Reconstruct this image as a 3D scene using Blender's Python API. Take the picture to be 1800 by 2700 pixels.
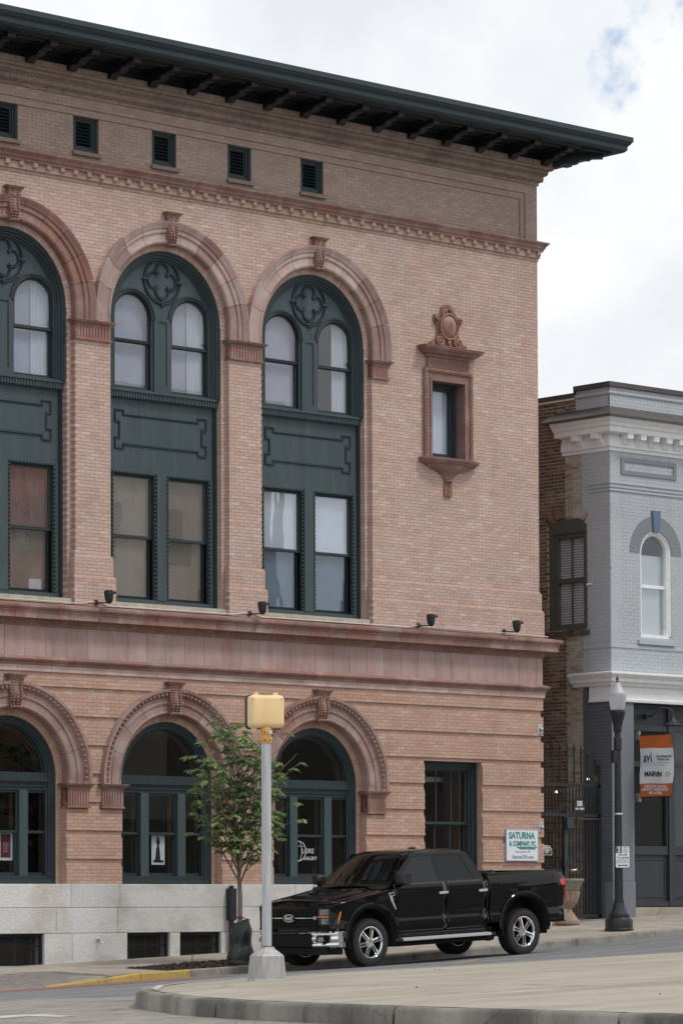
import bpy, bmesh, math, random
import numpy as np
from mathutils import Vector, Matrix
from mathutils.geometry import tessellate_polygon
for _o in list(bpy.data.objects): bpy.data.objects.remove(_o)
random.seed(7); np.random.seed(7)
SC = bpy.context.scene
COL = SC.collection
PI = math.pi; R = math.radians

# ------------------------------------------------------------------ camera
cam = bpy.data.cameras.new('camera'); camo = bpy.data.objects.new('camera', cam); COL.objects.link(camo)
TH, PT, RL = R(42.06), R(2.16), R(.236)
F = Vector((math.sin(TH)*math.cos(PT), math.cos(TH)*math.cos(PT), math.sin(PT)))
Rt = Vector((math.cos(TH), -math.sin(TH), 0)); Up = Rt.cross(F)
R2 = Rt*math.cos(RL) - Up*math.sin(RL); U2 = Rt*math.sin(RL) + Up*math.cos(RL)
M = Matrix((R2, U2, -F)).transposed().to_4x4(); M.translation = Vector((0, -49.5, 1.6))
camo.matrix_world = M
cam.sensor_fit = 'HORIZONTAL'; cam.sensor_width = 24; cam.lens = 9140/1800*24
cam.shift_y = (2051.3-1350)/1800
cam.clip_start = .5; cam.clip_end = 3000
SC.camera = camo

# ------------------------------------------------------------------ sky, sun, exposure
SUN_EL, SUN_AZ = R(58), R(155)          # azimuth clockwise from +Y
W = bpy.data.worlds.new('World'); SC.world = W; W.use_nodes = True
nt = W.node_tree; nt.nodes.clear()
def N(t, typ, **kw):
    n = t.nodes.new(typ)
    for k, v in kw.items():
        if k.startswith('i_'):
            key = k[2:]
            n.inputs[int(key) if key.isdigit() else key.replace('_', ' ')].default_value = v
        else: setattr(n, k, v)
    return n
L = lambda t, a, b: t.links.new(a, b)
out = N(nt, 'ShaderNodeOutputWorld'); bg = N(nt, 'ShaderNodeBackground'); bg.inputs['Strength'].default_value = .1
sky = N(nt, 'ShaderNodeTexSky', sky_type='NISHITA', sun_disc=False, sun_elevation=SUN_EL, sun_rotation=SUN_AZ, altitude=50, air_density=1.0, dust_density=1.2)
tc = N(nt, 'ShaderNodeTexCoord')
# broken cloud deck: noise on the view direction, with a ragged gap of blue
n0 = N(nt, 'ShaderNodeTexNoise', i_Scale=5.0, i_Detail=6.0, i_Roughness=.55); L(nt, tc.outputs['Generated'], n0.inputs['Vector'])
n1 = N(nt, 'ShaderNodeTexNoise', i_Scale=13.0, i_Detail=8.0, i_Roughness=.55); L(nt, tc.outputs['Generated'], n1.inputs['Vector'])
n2 = N(nt, 'ShaderNodeTexNoise', i_Scale=55.0, i_Detail=8.0, i_Roughness=.6); L(nt, tc.outputs['Generated'], n2.inputs['Vector'])
vd = N(nt, 'ShaderNodeVectorMath', operation='DISTANCE'); L(nt, tc.outputs['Generated'], vd.inputs[0]); vd.inputs[1].default_value = (.7078, .6635, .2424)
gm = N(nt, 'ShaderNodeMapRange', i_1=.0, i_2=.038, i_3=.27, i_4=0.0); L(nt, vd.outputs['Value'], gm.inputs[0])
a1 = N(nt, 'ShaderNodeMath', operation='MULTIPLY', i_1=.75); L(nt, n2.outputs['Fac'], a1.inputs[0])
a2 = N(nt, 'ShaderNodeMath', operation='MULTIPLY_ADD', i_1=.45); L(nt, n0.outputs['Fac'], a2.inputs[0]); L(nt, a1.outputs[0], a2.inputs[2])
a3 = N(nt, 'ShaderNodeMath', operation='SUBTRACT'); L(nt, a2.outputs[0], a3.inputs[0]); L(nt, gm.outputs[0], a3.inputs[1])
cov = N(nt, 'ShaderNodeMapRange', i_1=.28, i_2=.47, i_3=.10, i_4=1.0); cov.interpolation_type = 'SMOOTHSTEP'; L(nt, a3.outputs[0], cov.inputs[0])
shade = N(nt, 'ShaderNodeValToRGB'); L(nt, n1.outputs['Fac'], shade.inputs[0])
e = shade.color_ramp.elements; e[0].position = .36; e[0].color = (7.1, 7.35, 7.75, 1); e[1].position = .60; e[1].color = (8.7, 8.8, 8.9, 1)
skm = N(nt, 'ShaderNodeVectorMath', operation='SCALE', i_Scale=1.45); L(nt, sky.outputs[0], skm.inputs[0])
mx = N(nt, 'ShaderNodeMix', data_type='RGBA'); L(nt, cov.outputs[0], mx.inputs['Factor'])
L(nt, skm.outputs[0], mx.inputs['A']); L(nt, shade.outputs[0], mx.inputs['B'])
L(nt, mx.outputs['Result'], bg.inputs['Color']); L(nt, bg.outputs[0], out.inputs[0])

sl = bpy.data.lights.new('sun', 'SUN'); so = bpy.data.objects.new('sun', sl); COL.objects.link(so)
sl.energy = 1.55; sl.angle = R(11); sl.color = (1.0, .96, .90)
sd = Vector((math.sin(SUN_AZ)*math.cos(SUN_EL), math.cos(SUN_AZ)*math.cos(SUN_EL), math.sin(SUN_EL)))
so.rotation_euler = sd.to_track_quat('Z', 'Y').to_euler(); so.location = (20, -60, 60)
vs = SC.view_settings; vs.view_transform = 'Standard'; vs.look = 'None'; vs.gamma = 1; vs.exposure = .22; vs.use_curve_mapping = False
SC.render.engine = 'CYCLES'

# ------------------------------------------------------------------ mesh helpers
class MB:
    def __init__(s): s.v = []; s.f = []; s.c = []
    def add(s, vs, fs):
        o = len(s.v); s.v += [tuple(p) for p in vs]; s.f += [tuple(i+o for i in q) for q in fs]; return s
    def box(s, x0, x1, y0, y1, z0, z1):
        return s.add([(x0,y0,z0),(x1,y0,z0),(x1,y1,z0),(x0,y1,z0),(x0,y0,z1),(x1,y0,z1),(x1,y1,z1),(x0,y1,z1)],
            [(0,3,2,1),(4,5,6,7),(0,1,5,4),(1,2,6,5),(2,3,7,6),(3,0,4,7)])
    def bbox(s, x0, x1, y0, y1, z0, z1, b=.01):
        # box whose front (-y) edges are chamfered
        v = [(x0,y0+b,z0),(x1,y0+b,z0),(x1,y0+b,z1),(x0,y0+b,z1),(x0+b,y0,z0+b),(x1-b,y0,z0+b),(x1-b,y0,z1-b),(x0+b,y0,z1-b),(x0,y1,z0),(x1,y1,z0),(x1,y1,z1),(x0,y1,z1)]
        return s.add(v, [(4,5,6,7),(0,1,5,4),(1,2,6,5),(2,3,7,6),(3,0,4,7),(0,8,9,1),(1,9,10,2),(2,10,11,3),(3,11,8,0),(8,11,10,9)])
    def rings(s, rs, closed=True, caps=True, loop=False):
        n = len(rs[0]); o = len(s.v)
        for r in rs: s.v += [tuple(p) for p in r]
        m = len(rs)
        for i in range(m if loop else m-1):
            a = o+i*n; b = o+((i+1) % m)*n
            for j in range(n if closed else n-1):
                k = (j+1) % n
                s.f.append((a+j, a+k, b+k, b+j))
        if caps and not loop:
            s.f.append(tuple(range(o+n-1, o-1, -1))); s.f.append(tuple(range(o+(m-1)*n, o+m*n)))
        return s
    def prism(s, pts, ax, a, b):
        mk = {'x': lambda p, t: (t, p[0], p[1]), 'y': lambda p, t: (p[0], t, p[1]), 'z': lambda p, t: (p[0], p[1], t)}[ax]
        return s.rings([[mk(p, a) for p in pts], [mk(p, b) for p in pts]])
    def tube(s, pts, r, n=8, caps=True):
        pts = [Vector(p) for p in pts]; rs = []; prev = None
        for i, p in enumerate(pts):
            t = (pts[min(i+1, len(pts)-1)] - pts[max(i-1, 0)]).normalized()
            if prev is None: u = t.orthogonal().normalized()
            else:
                u = prev - t*prev.dot(t); u = u.normalized() if u.length > 1e-6 else t.orthogonal().normalized()
            prev = u; w = t.cross(u); rr = r[i] if isinstance(r, (list, tuple)) else r
            rs.append([p + (u*math.cos(2*PI*k/n) + w*math.sin(2*PI*k/n))*rr for k in range(n)])
        return s.rings(rs, caps=caps)
    def lathe(s, prof, c, n=16, caps=True, squash=1.0):
        return s.rings([[(c[0]+r*math.cos(2*PI*k/n), c[1]+r*squash*math.sin(2*PI*k/n), c[2]+z) for k in range(n)] for r, z in prof], caps=caps)
    def ell(s, c, rx, ry, rz, n=8, m=5):
        return s.lathe([(1e-3 if i in (0, m) else math.sin(PI*i/m), -math.cos(PI*i/m)) for i in range(m+1)], (0,0,0), n) if False else s._ell(c, rx, ry, rz, n, m)
    def _ell(s, c, rx, ry, rz, n, m):
        rs = []
        for i in range(m+1):
            a = PI*i/m; r = max(math.sin(a), .02)
            rs.append([(c[0]+rx*r*math.cos(2*PI*k/n), c[1]+ry*r*math.sin(2*PI*k/n), c[2]-rz*math.cos(a)) for k in range(n)])
        return s.rings(rs)
    def plate(s, loops, y0, y1):
        # flat plate in xz with holes, front at y0, back at y1
        tri = tessellate_polygon([[Vector((p[0], p[1], 0)) for p in l] for l in loops])
        flat = [p for l in loops for p in l]; n = len(flat); o = len(s.v)
        s.v += [(p[0], y0, p[1]) for p in flat] + [(p[0], y1, p[1]) for p in flat]
        for t in tri: s.f.append(tuple(o+i for i in t)); s.f.append(tuple(o+n+i for i in reversed(t)))
        k = 0
        for l in loops:
            for j in range(len(l)):
                a = o+k+j; b = o+k+(j+1) % len(l); s.f.append((a, b, b+n, a+n))
            k += len(l)
        return s
    def arc(s, prof, c, a0, a1, n, stilt0=None, stilt1=None):
        # profile (radius, y) swept round c=(x,z) from a0 to a1; stilts drop the ends straight to a height
        A = [a0+(a1-a0)*i/n for i in range(n+1)]; rs = []
        if stilt0 is not None: rs.append([(c[0]+r*math.cos(a0), y, stilt0) for r, y in prof])
        for a in A: rs.append([(c[0]+r*math.cos(a), y, c[1]+r*math.sin(a)) for r, y in prof])
        if stilt1 is not None: rs.append([(c[0]+r*math.cos(a1), y, stilt1) for r, y in prof])
        return s.rings(rs)
    def xform(s, M, start=0):
        s.v[start:] = [tuple(M @ Vector(p)) for p in s.v[start:]]; return s
    def build(s, name, mat, parent=None, smooth=None, kind=None, label=None, recalc=True, at=None):
        me = bpy.data.meshes.new(name)
        vv = s.v if at is None else [(p[0]-at[0], p[1]-at[1], p[2]-at[2]) for p in s.v]
        me.from_pydata(vv, [], s.f); me.validate()
        if recalc and len(s.f) < 9000:
            bm = bmesh.new(); bm.from_mesh(me); bmesh.ops.recalc_face_normals(bm, faces=bm.faces); bm.to_mesh(me); bm.free()
        if smooth is not None:
            me.shade_smooth(); me.set_sharp_from_angle(angle=R(smooth))
        o = bpy.data.objects.new(name, me); COL.objects.link(o)
        if at is not None: o.location = at
        if isinstance(mat, (list, tuple)):
            for m in mat: me.materials.append(m)
        else: me.materials.append(mat)
        if parent is not None: par(o, parent)
        if kind: o['kind'] = kind
        if label: o['label'] = label
        return o
LOC = {}
def par(o, p):
    o.parent = p
    if p.name in LOC: o.matrix_parent_inverse = Matrix.Translation(-LOC[p.name])
def thing(name, loc, label, cat, group=None):
    o = bpy.data.objects.new(name, None); COL.objects.link(o); o.location = loc; o.empty_display_size = .2
    LOC[o.name] = Vector(loc); o['label'] = label; o['category'] = cat
    if group: o['group'] = group
    return o
def tag(o, label, cat, group=None):
    o['label'] = label; o['category'] = cat
    if group: o['group'] = group
    return o
def struct(o): o['kind'] = 'structure'; return o
def text_obj(body, size, mat, parent, M, bold=0.0, ext=.002, name='lettering', align='CENTER', sx=1.0, shear=0.0, label=None):
    cu = bpy.data.curves.new('txt', 'FONT'); cu.body = body; cu.size = size; cu.extrude = ext; cu.offset = bold
    cu.align_x = align; cu.align_y = 'CENTER'; cu.resolution_u = 3; cu.shear = shear
    t = bpy.data.objects.new('txt', cu); COL.objects.link(t)
    bpy.context.view_layer.update()
    me = bpy.data.meshes.new_from_object(t.evaluated_get(bpy.context.evaluated_depsgraph_get()))
    bpy.data.objects.remove(t); bpy.data.curves.remove(cu)
    me.transform(M @ Matrix.Diagonal((sx, 1, 1, 1))); me.materials.clear(); me.materials.append(mat)
    o = bpy.data.objects.new(name, me); COL.objects.link(o); par(o, parent)
    if label: o['label'] = label
    return o
FRONT = lambda x, y, z: Matrix.Translation((x, y, z)) @ Matrix.Rotation(PI/2, 4, 'X')      # text facing -Y
def FACEX(x, y, z): return Matrix.Translation((x, y, z)) @ Matrix.Rotation(-PI/2, 4, 'Z') @ Matrix.Rotation(PI/2, 4, 'X')   # text facing -X

# ------------------------------------------------------------------ materials
MATS = {}
def mat(name, c1, c2=None, scale=4.0, rough=.7, metal=0.0, bump=0.0, bscale=60.0, detail=6.0, rnd=0.0, spec=.5, coat=0.0, stretch=None, c3=None, s3=.7, f3=(.55, .75), emit=None, estr=0.0, lo=.35, hi=.65, rvar=0.0):
    if name in MATS: return MATS[name]
    m = bpy.data.materials.new(name); m.use_nodes = True; t = m.node_tree; b = t.nodes['Principled BSDF']
    b.inputs['Roughness'].default_value = rough; b.inputs['Metallic'].default_value = metal
    b.inputs['Specular IOR Level'].default_value = spec; b.inputs['Coat Weight'].default_value = coat; b.inputs['Coat Roughness'].default_value = .03
    tcn = N(t, 'ShaderNodeTexCoord'); vec = tcn.outputs['Object']
    if stretch:
        mp = N(t, 'ShaderNodeMapping'); mp.inputs['Scale'].default_value = stretch; L(t, vec, mp.inputs[0]); svec = mp.outputs[0]
    else: svec = vec
    rgb = None
    if c2 is None:
        b.inputs['Base Color'].default_value = (*c1, 1)
        if rnd:
            n = N(t, 'ShaderNodeRGB'); n.outputs[0].default_value = (*c1, 1); rgb = n.outputs[0]
    else:
        nz = N(t, 'ShaderNodeTexNoise', i_Scale=scale, i_Detail=detail, i_Roughness=.62); L(t, svec, nz.inputs['Vector'])
        rp = N(t, 'ShaderNodeMapRange', i_1=lo, i_2=hi); L(t, nz.outputs['Fac'], rp.inputs[0])
        mxn = N(t, 'ShaderNodeMix', data_type='RGBA'); L(t, rp.outputs[0], mxn.inputs['Factor'])
        mxn.inputs['A'].default_value = (*c1, 1); mxn.inputs['B'].default_value = (*c2, 1); rgb = mxn.outputs['Result']
        if rvar:
            rr = N(t, 'ShaderNodeMath', operation='MULTIPLY_ADD', i_1=rvar, i_2=rough); L(t, nz.outputs['Fac'], rr.inputs[0]); L(t, rr.outputs[0], b.inputs['Roughness'])
    if c3 is not None:
        nz3 = N(t, 'ShaderNodeTexNoise', i_Scale=s3, i_Detail=8.0, i_Roughness=.65); L(t, svec, nz3.inputs['Vector'])
        rp3 = N(t, 'ShaderNodeMapRange', i_1=f3[0], i_2=f3[1]); L(t, nz3.outputs['Fac'], rp3.inputs[0])
        m3 = N(t, 'ShaderNodeMix', data_type='RGBA'); L(t, rp3.outputs[0], m3.inputs['Factor'])
        if rgb is None: m3.inputs['A'].default_value = (*c1, 1)
        else: L(t, rgb, m3.inputs['A'])
        m3.inputs['B'].default_value = (*c3, 1); rgb = m3.outputs['Result']
    if rnd:
        oi = N(t, 'ShaderNodeObjectInfo'); mr = N(t, 'ShaderNodeMapRange', i_1=0.0, i_2=1.0, i_3=1-rnd, i_4=1+rnd); L(t, oi.outputs['Random'], mr.inputs[0])
        hs = N(t, 'ShaderNodeHueSaturation'); L(t, rgb, hs.inputs['Color']); L(t, mr.outputs[0], hs.inputs['Value'])
        wn = N(t, 'ShaderNodeTexWhiteNoise', noise_dimensions='1D'); L(t, oi.outputs['Random'], wn.inputs['W'])
        m4 = N(t, 'ShaderNodeMapRange', i_1=0.0, i_2=1.0, i_3=1-rnd*.9, i_4=1+rnd*.9); L(t, wn.outputs['Value'], m4.inputs[0]); L(t, m4.outputs[0], hs.inputs['Saturation'])
        rgb = hs.outputs[0]
    if rgb is not None: L(t, rgb, b.inputs['Base Color'])
    if bump:
        bz = N(t, 'ShaderNodeTexNoise', i_Scale=bscale, i_Detail=5.0); L(t, svec, bz.inputs['Vector'])
        bp = N(t, 'ShaderNodeBump', i_Strength=bump, i_Distance=.02); L(t, bz.outputs['Fac'], bp.inputs['Height']); L(t, bp.outputs[0], b.inputs['Normal'])
    if emit: b.inputs['Emission Color'].default_value = (*emit, 1); b.inputs['Emission Strength'].default_value = estr
    MATS[name] = m; return m
def brick_mat(name, cols, stain, stain_f=(.5, .78), pale=None, mul=1.0):
    # colour from a per-brick number, weathering from noise
    m = bpy.data.materials.new(name); m.use_nodes = True; t = m.node_tree; b = t.nodes['Principled BSDF']
    b.inputs['Roughness'].default_value = .82; b.inputs['Specular IOR Level'].default_value = .3
    at = N(t, 'ShaderNodeAttribute', attribute_name='rnd'); cr = N(t, 'ShaderNodeValToRGB'); cr.color_ramp.interpolation = 'LINEAR'
    L(t, at.outputs['Fac'], cr.inputs[0])
    while len(cr.color_ramp.elements) > 1: cr.color_ramp.elements.remove(cr.color_ramp.elements[-1])
    for i, (p, c) in enumerate(cols):
        el = cr.color_ramp.elements[0] if i == 0 else cr.color_ramp.elements.new(p)
        k_ = .85 if name in ('pink_brick', 'salmon_brick', 'sooty_shaded_brick') else 1.0; mean = cols[len(cols)//2][1]     # old brick of even firing
        c = [mean[q]+(c[q]-mean[q])*k_ for q in range(3)]; el.position = p; el.color = (c[0]*mul, c[1]*mul, c[2]*mul, 1)
    g = N(t, 'ShaderNodeNewGeometry'); rgb = cr.outputs[0]
    for sc, f0, f1, c, amt in ((.55, stain_f[0]-.03, stain_f[1]-.03, stain, .62), (1.7, .50, .72, pale or stain, .55)):
        nz = N(t, 'ShaderNodeTexNoise', i_Scale=sc, i_Detail=8.0, i_Roughness=.65); L(t, g.outputs['Position'], nz.inputs['Vector'])
        mr = N(t, 'ShaderNodeMapRange', i_1=f0, i_2=f1, i_3=0.0, i_4=amt); L(t, nz.outputs['Fac'], mr.inputs[0])
        mxn = N(t, 'ShaderNodeMix', data_type='RGBA'); L(t, mr.outputs[0], mxn.inputs['Factor']); L(t, rgb, mxn.inputs['A']); mxn.inputs['B'].default_value = (*c, 1); rgb = mxn.outputs['Result']
    mp = N(t, 'ShaderNodeMapping'); mp.inputs['Scale'].default_value = (2.6, 2.6, .22); L(t, g.outputs['Position'], mp.inputs[0])
    nzs = N(t, 'ShaderNodeTexNoise', i_Scale=1.0, i_Detail=9.0, i_Roughness=.68); L(t, mp.outputs[0], nzs.inputs['Vector'])
    ms_ = N(t, 'ShaderNodeMapRange', i_1=.52, i_2=.80, i_3=0.0, i_4=.42); L(t, nzs.outputs['Fac'], ms_.inputs[0])
    mxs = N(t, 'ShaderNodeMix', data_type='RGBA'); L(t, ms_.outputs[0], mxs.inputs['Factor']); L(t, rgb, mxs.inputs['A']); mxs.inputs['B'].default_value = (stain[0]*.8, stain[1]*.8, stain[2]*.8, 1); rgb = mxs.outputs['Result']
    nz = N(t, 'ShaderNodeTexNoise', i_Scale=22.0, i_Detail=6.0); L(t, g.outputs['Position'], nz.inputs['Vector'])
    mr = N(t, 'ShaderNodeMapRange', i_1=.25, i_2=.75, i_3=.93, i_4=1.07); L(t, nz.outputs['Fac'], mr.inputs[0])
    hs = N(t, 'ShaderNodeHueSaturation'); L(t, rgb, hs.inputs['Color']); L(t, mr.outputs[0], hs.inputs['Value']); L(t, hs.outputs[0], b.inputs['Base Color'])
    bp = N(t, 'ShaderNodeBump', i_Strength=.25, i_Distance=.01); L(t, nz.outputs['Fac'], bp.inputs['Height']); L(t, bp.outputs[0], b.inputs['Normal'])
    MATS[name] = m; return m
def glass_mat(name, tint=(.88, .89, .91), ior=1.9, rough=.0, wave=.0, wscale=1.5):
    m = bpy.data.materials.new(name); m.use_nodes = True; t = m.node_tree; t.nodes.clear()
    o = N(t, 'ShaderNodeOutputMaterial'); tr = N(t, 'ShaderNodeBsdfTransparent'); tr.inputs[0].default_value = (*tint, 1)
    gl = N(t, 'ShaderNodeBsdfGlossy', i_Roughness=rough); gl.inputs['Color'].default_value = (.95, .97, 1, 1)
    fr = N(t, 'ShaderNodeFresnel', i_IOR=ior); ms = N(t, 'ShaderNodeMixShader')
    gb = N(t, 'ShaderNodeNewGeometry'); im = N(t, 'ShaderNodeMix', data_type='FLOAT'); im.inputs[2].default_value = ior; im.inputs[3].default_value = 1/ior; L(t, gb.outputs['Backfacing'], im.inputs[0]); L(t, im.outputs[0], fr.inputs['IOR'])   # same reflectance on both faces of the pane
    L(t, fr.outputs[0], ms.inputs[0]); L(t, tr.outputs[0], ms.inputs[1]); L(t, gl.outputs[0], ms.inputs[2]); L(t, ms.outputs[0], o.inputs[0])
    if wave:
        g = N(t, 'ShaderNodeNewGeometry'); oi = N(t, 'ShaderNodeObjectInfo'); ad = N(t, 'ShaderNodeVectorMath', operation='ADD')
        sc = N(t, 'ShaderNodeVectorMath', operation='SCALE', i_Scale=37.0); cb = N(t, 'ShaderNodeCombineXYZ'); L(t, oi.outputs['Random'], cb.inputs[0]); L(t, oi.outputs['Random'], cb.inputs[2]); L(t, cb.outputs[0], sc.inputs[0])
        mpw = N(t, 'ShaderNodeMapping'); mpw.inputs['Scale'].default_value = (1.7, 1, .55); L(t, g.outputs['Position'], mpw.inputs[0]); L(t, mpw.outputs[0], ad.inputs[0]); L(t, sc.outputs[0], ad.inputs[1])
        nz = N(t, 'ShaderNodeTexNoise', i_Scale=wscale, i_Detail=1.5); L(t, ad.outputs[0], nz.inputs['Vector'])
        bp = N(t, 'ShaderNodeBump', i_Strength=1.0, i_Distance=wave); L(t, nz.outputs['Fac'], bp.inputs['Height']); L(t, bp.outputs[0], gl.inputs['Normal'])
    MATS[name] = m; return m
def ground_detail(m, crack=.3, grit=.10, cw=.010, dark=.45):
    # grain, speckle and fine cracks added to a ground material
    t = m.node_tree; b = t.nodes['Principled BSDF']; src = b.inputs['Base Color'].links[0].from_socket
    g = N(t, 'ShaderNodeNewGeometry'); wv = N(t, 'ShaderNodeTexNoise', i_Scale=1.1, i_Detail=6.0); L(t, g.outputs['Position'], wv.inputs['Vector'])
    ad = N(t, 'ShaderNodeVectorMath', operation='MULTIPLY_ADD'); L(t, wv.outputs['Color'], ad.inputs[0]); ad.inputs[1].default_value = (1.3, 1.3, 0); L(t, g.outputs['Position'], ad.inputs[2])
    vo = N(t, 'ShaderNodeTexVoronoi', feature='DISTANCE_TO_EDGE', i_Scale=crack); L(t, ad.outputs[0], vo.inputs['Vector'])
    cr = N(t, 'ShaderNodeMapRange', i_1=0.0, i_2=cw, i_3=dark, i_4=1.0); L(t, vo.outputs['Distance'], cr.inputs[0])
    sp_ = N(t, 'ShaderNodeTexNoise', i_Scale=38.0, i_Detail=9.0, i_Roughness=.8); L(t, g.outputs['Position'], sp_.inputs['Vector'])
    mr = N(t, 'ShaderNodeMapRange', i_1=.3, i_2=.7, i_3=1-grit, i_4=1+grit); L(t, sp_.outputs['Fac'], mr.inputs[0])
    bl_ = N(t, 'ShaderNodeTexNoise', i_Scale=.9, i_Detail=10.0, i_Roughness=.7); L(t, g.outputs['Position'], bl_.inputs['Vector'])
    m2 = N(t, 'ShaderNodeMapRange', i_1=.3, i_2=.7, i_3=.86, i_4=1.12); L(t, bl_.outputs['Fac'], m2.inputs[0])
    p1 = N(t, 'ShaderNodeMath', operation='MULTIPLY'); L(t, cr.outputs[0], p1.inputs[0]); L(t, mr.outputs[0], p1.inputs[1])
    p2 = N(t, 'ShaderNodeMath', operation='MULTIPLY'); L(t, p1.outputs[0], p2.inputs[0]); L(t, m2.outputs[0], p2.inputs[1])
    hs = N(t, 'ShaderNodeHueSaturation'); L(t, src, hs.inputs['Color']); L(t, p2.outputs[0], hs.inputs['Value']); L(t, hs.outputs[0], b.inputs['Base Color'])
PINK = brick_mat('pink_brick', [(0, (.435,.285,.235)), (.2, (.485,.336,.283)), (.55, (.505,.36,.308)), (.85, (.52,.38,.328)), (.96, (.55,.425,.375)), (1, (.59,.475,.435))], (.36,.265,.23), pale=(.57,.46,.425), mul=1.04)
BUFF = brick_mat('salmon_brick', [(0, (.43,.265,.20)), (.35, (.48,.308,.237)), (.65, (.495,.323,.252)), (.9, (.515,.35,.28)), (1, (.55,.405,.34))], (.36,.23,.17), pale=(.51,.38,.31))
SHADESOOT = brick_mat('sooty_shaded_brick', [(0, (.355,.258,.218)), (.4, (.405,.305,.26)), (.75, (.425,.322,.275)), (1, (.46,.36,.315))], (.31,.235,.20), stain_f=(.45,.75), pale=(.43,.35,.30))  # attic brick: soot, plus the shade of the eaves put into its colour
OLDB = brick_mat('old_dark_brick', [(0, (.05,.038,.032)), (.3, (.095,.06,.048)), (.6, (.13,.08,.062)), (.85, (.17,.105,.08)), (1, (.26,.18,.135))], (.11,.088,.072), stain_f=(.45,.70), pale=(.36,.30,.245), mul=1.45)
LIME = brick_mat('lime_washed_brick', [(0, (.26,.22,.18)), (.5, (.40,.37,.32)), (1, (.50,.47,.41))], (.20,.14,.10), pale=(.52,.49,.44))
GREYB = brick_mat('grey_painted_brick', [(0, (.355,.378,.402)), (.5, (.362,.385,.41)), (1, (.37,.393,.418))], (.34,.36,.385), pale=(.42,.45,.48), mul=1.22)
DARKB = brick_mat('charcoal_painted_brick', [(0, (.092,.10,.118)), (.5, (.098,.106,.125)), (1, (.105,.113,.132))], (.08,.086,.10), pale=(.125,.135,.15), mul=1.3)
MORT = mat('pink_mortar', (.32,.215,.18), (.39,.27,.23), 3, .95)
MORTS = mat('pale_mortar', (.30,.24,.20), (.44,.37,.32), 2.2, .95)
MORTD = mat('grey_mortar', (.40,.35,.29), (.55,.49,.42), 6, .95)
MORTG = mat('painted_joint', (.40,.425,.452), None, rough=.9)
MORTC = mat('charcoal_joint', (.082,.09,.107), None, rough=.9)
TERRA = mat('terracotta', (.28,.145,.115), (.22,.115,.095), 5, .62, bump=.25, bscale=40, rnd=.13, c3=(.38,.28,.255), s3=1.6, f3=(.5,.72))
TERRAP = mat('pale_terracotta', (.37,.245,.215), (.43,.31,.28), 3, .45, bump=.15, bscale=40, rnd=.06, c3=(.52,.42,.40), s3=1.8, f3=(.44,.66))
TERRAM = mat('mauve_terracotta', (.27,.165,.145), (.32,.21,.19), 3, .55, bump=.2, bscale=40, rnd=.10, c3=(.40,.31,.295), s3=1.8, f3=(.46,.7))
TERRAD = mat('carved_terracotta', (.21,.11,.085), (.29,.16,.125), 14, .75, bump=.5, bscale=60, rnd=.10, c3=(.36,.26,.22), s3=4, f3=(.52,.75))
FRIEZE = mat('frieze_slab', (.345,.215,.195), (.41,.295,.28), 2.4, .6, bump=.12, bscale=50, rnd=.09, c3=(.25,.135,.115), s3=1.5, f3=(.56,.80), stretch=(1.5,1,.5))
GRAN = mat('grey_granite', (.53,.535,.535), (.62,.62,.61), 14, .8, bump=.35, bscale=30, rnd=.07, c3=(.40,.37,.31), s3=1.0, f3=(.46,.72), stretch=(1,1,1.5), detail=12)
GREEN = mat('teal_paint', (.020,.0335,.039), (.027,.043,.049), 3, .52, rnd=.08, c3=(.045,.063,.068), s3=2.6, f3=(.58,.85), stretch=(3,1,.5), spec=.4)
GREENP = mat('teal_panel_paint', (.042,.063,.072), (.053,.077,.086), 1.4, .55, c3=(.075,.11,.12), s3=2.2, f3=(.52,.85), stretch=(4,1,.35), spec=.4)
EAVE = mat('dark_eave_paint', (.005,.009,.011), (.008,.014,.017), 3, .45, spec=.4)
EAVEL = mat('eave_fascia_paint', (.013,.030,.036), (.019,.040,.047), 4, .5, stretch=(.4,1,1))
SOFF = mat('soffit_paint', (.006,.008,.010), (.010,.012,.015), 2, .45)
SILL = mat('pale_sill_stone', (.50,.46,.38), (.36,.32,.26), 5, .8)
GLASS = glass_mat('window_glass', ior=1.65, wave=.0012, wscale=1.1)
GLASSW = glass_mat('wavy_window_glass', ior=2.2, wave=.0032, wscale=1.0)
GLASSD = glass_mat('shop_glass', tint=(.85,.88,.88), ior=1.4, wave=.0005, wscale=1.3)
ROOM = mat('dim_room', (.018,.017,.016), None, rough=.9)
WARM = mat('varnished_wood', (.11,.06,.032), (.15,.085,.045), 6, .5)
SHEER = mat('sheer_curtain', (.52,.55,.60), (.64,.67,.72), 9, .9, stretch=(6,1,.15))
LAV = mat('grey_blind', (.36,.365,.44), (.46,.465,.54), .8, .9)
TANREF = mat('tan_reflection_blind', (.26,.225,.18), (.36,.325,.275), 1.2, .9, stretch=(1,1,.5), lo=.45, hi=.55)  # tan of the building reflected in the panes, put into the blind's colour
SKYREF = mat('sky_reflection_blind', (.12,.20,.28), (.16,.25,.33), 1.5, .8)  # blue of the reflected sky, painted on as a blind
BRNB = mat('brown_curtain', (.24,.135,.115), (.32,.21,.18), 2.0, .8, stretch=(3,1,.3))
PALEB = mat('pale_blind', (.62,.72,.80), (.70,.79,.86), 2.0, .9)
METAL = mat('galvanised_steel', (.50,.51,.52), (.62,.63,.64), 12, .42, metal=.85)
WHITE = mat('white_paint', (.83,.84,.85), (.74,.75,.76), 7, .6, c3=(.40,.36,.30), s3=3.0, f3=(.66,.82))
BLACKM = mat('black_metal', (.012,.014,.016), (.02,.023,.026), 20, .5)
IRON = mat('dark_iron', (.012,.017,.020), (.022,.028,.032), 16, .5, c3=(.06,.06,.055), s3=9, f3=(.66,.85))
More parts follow.
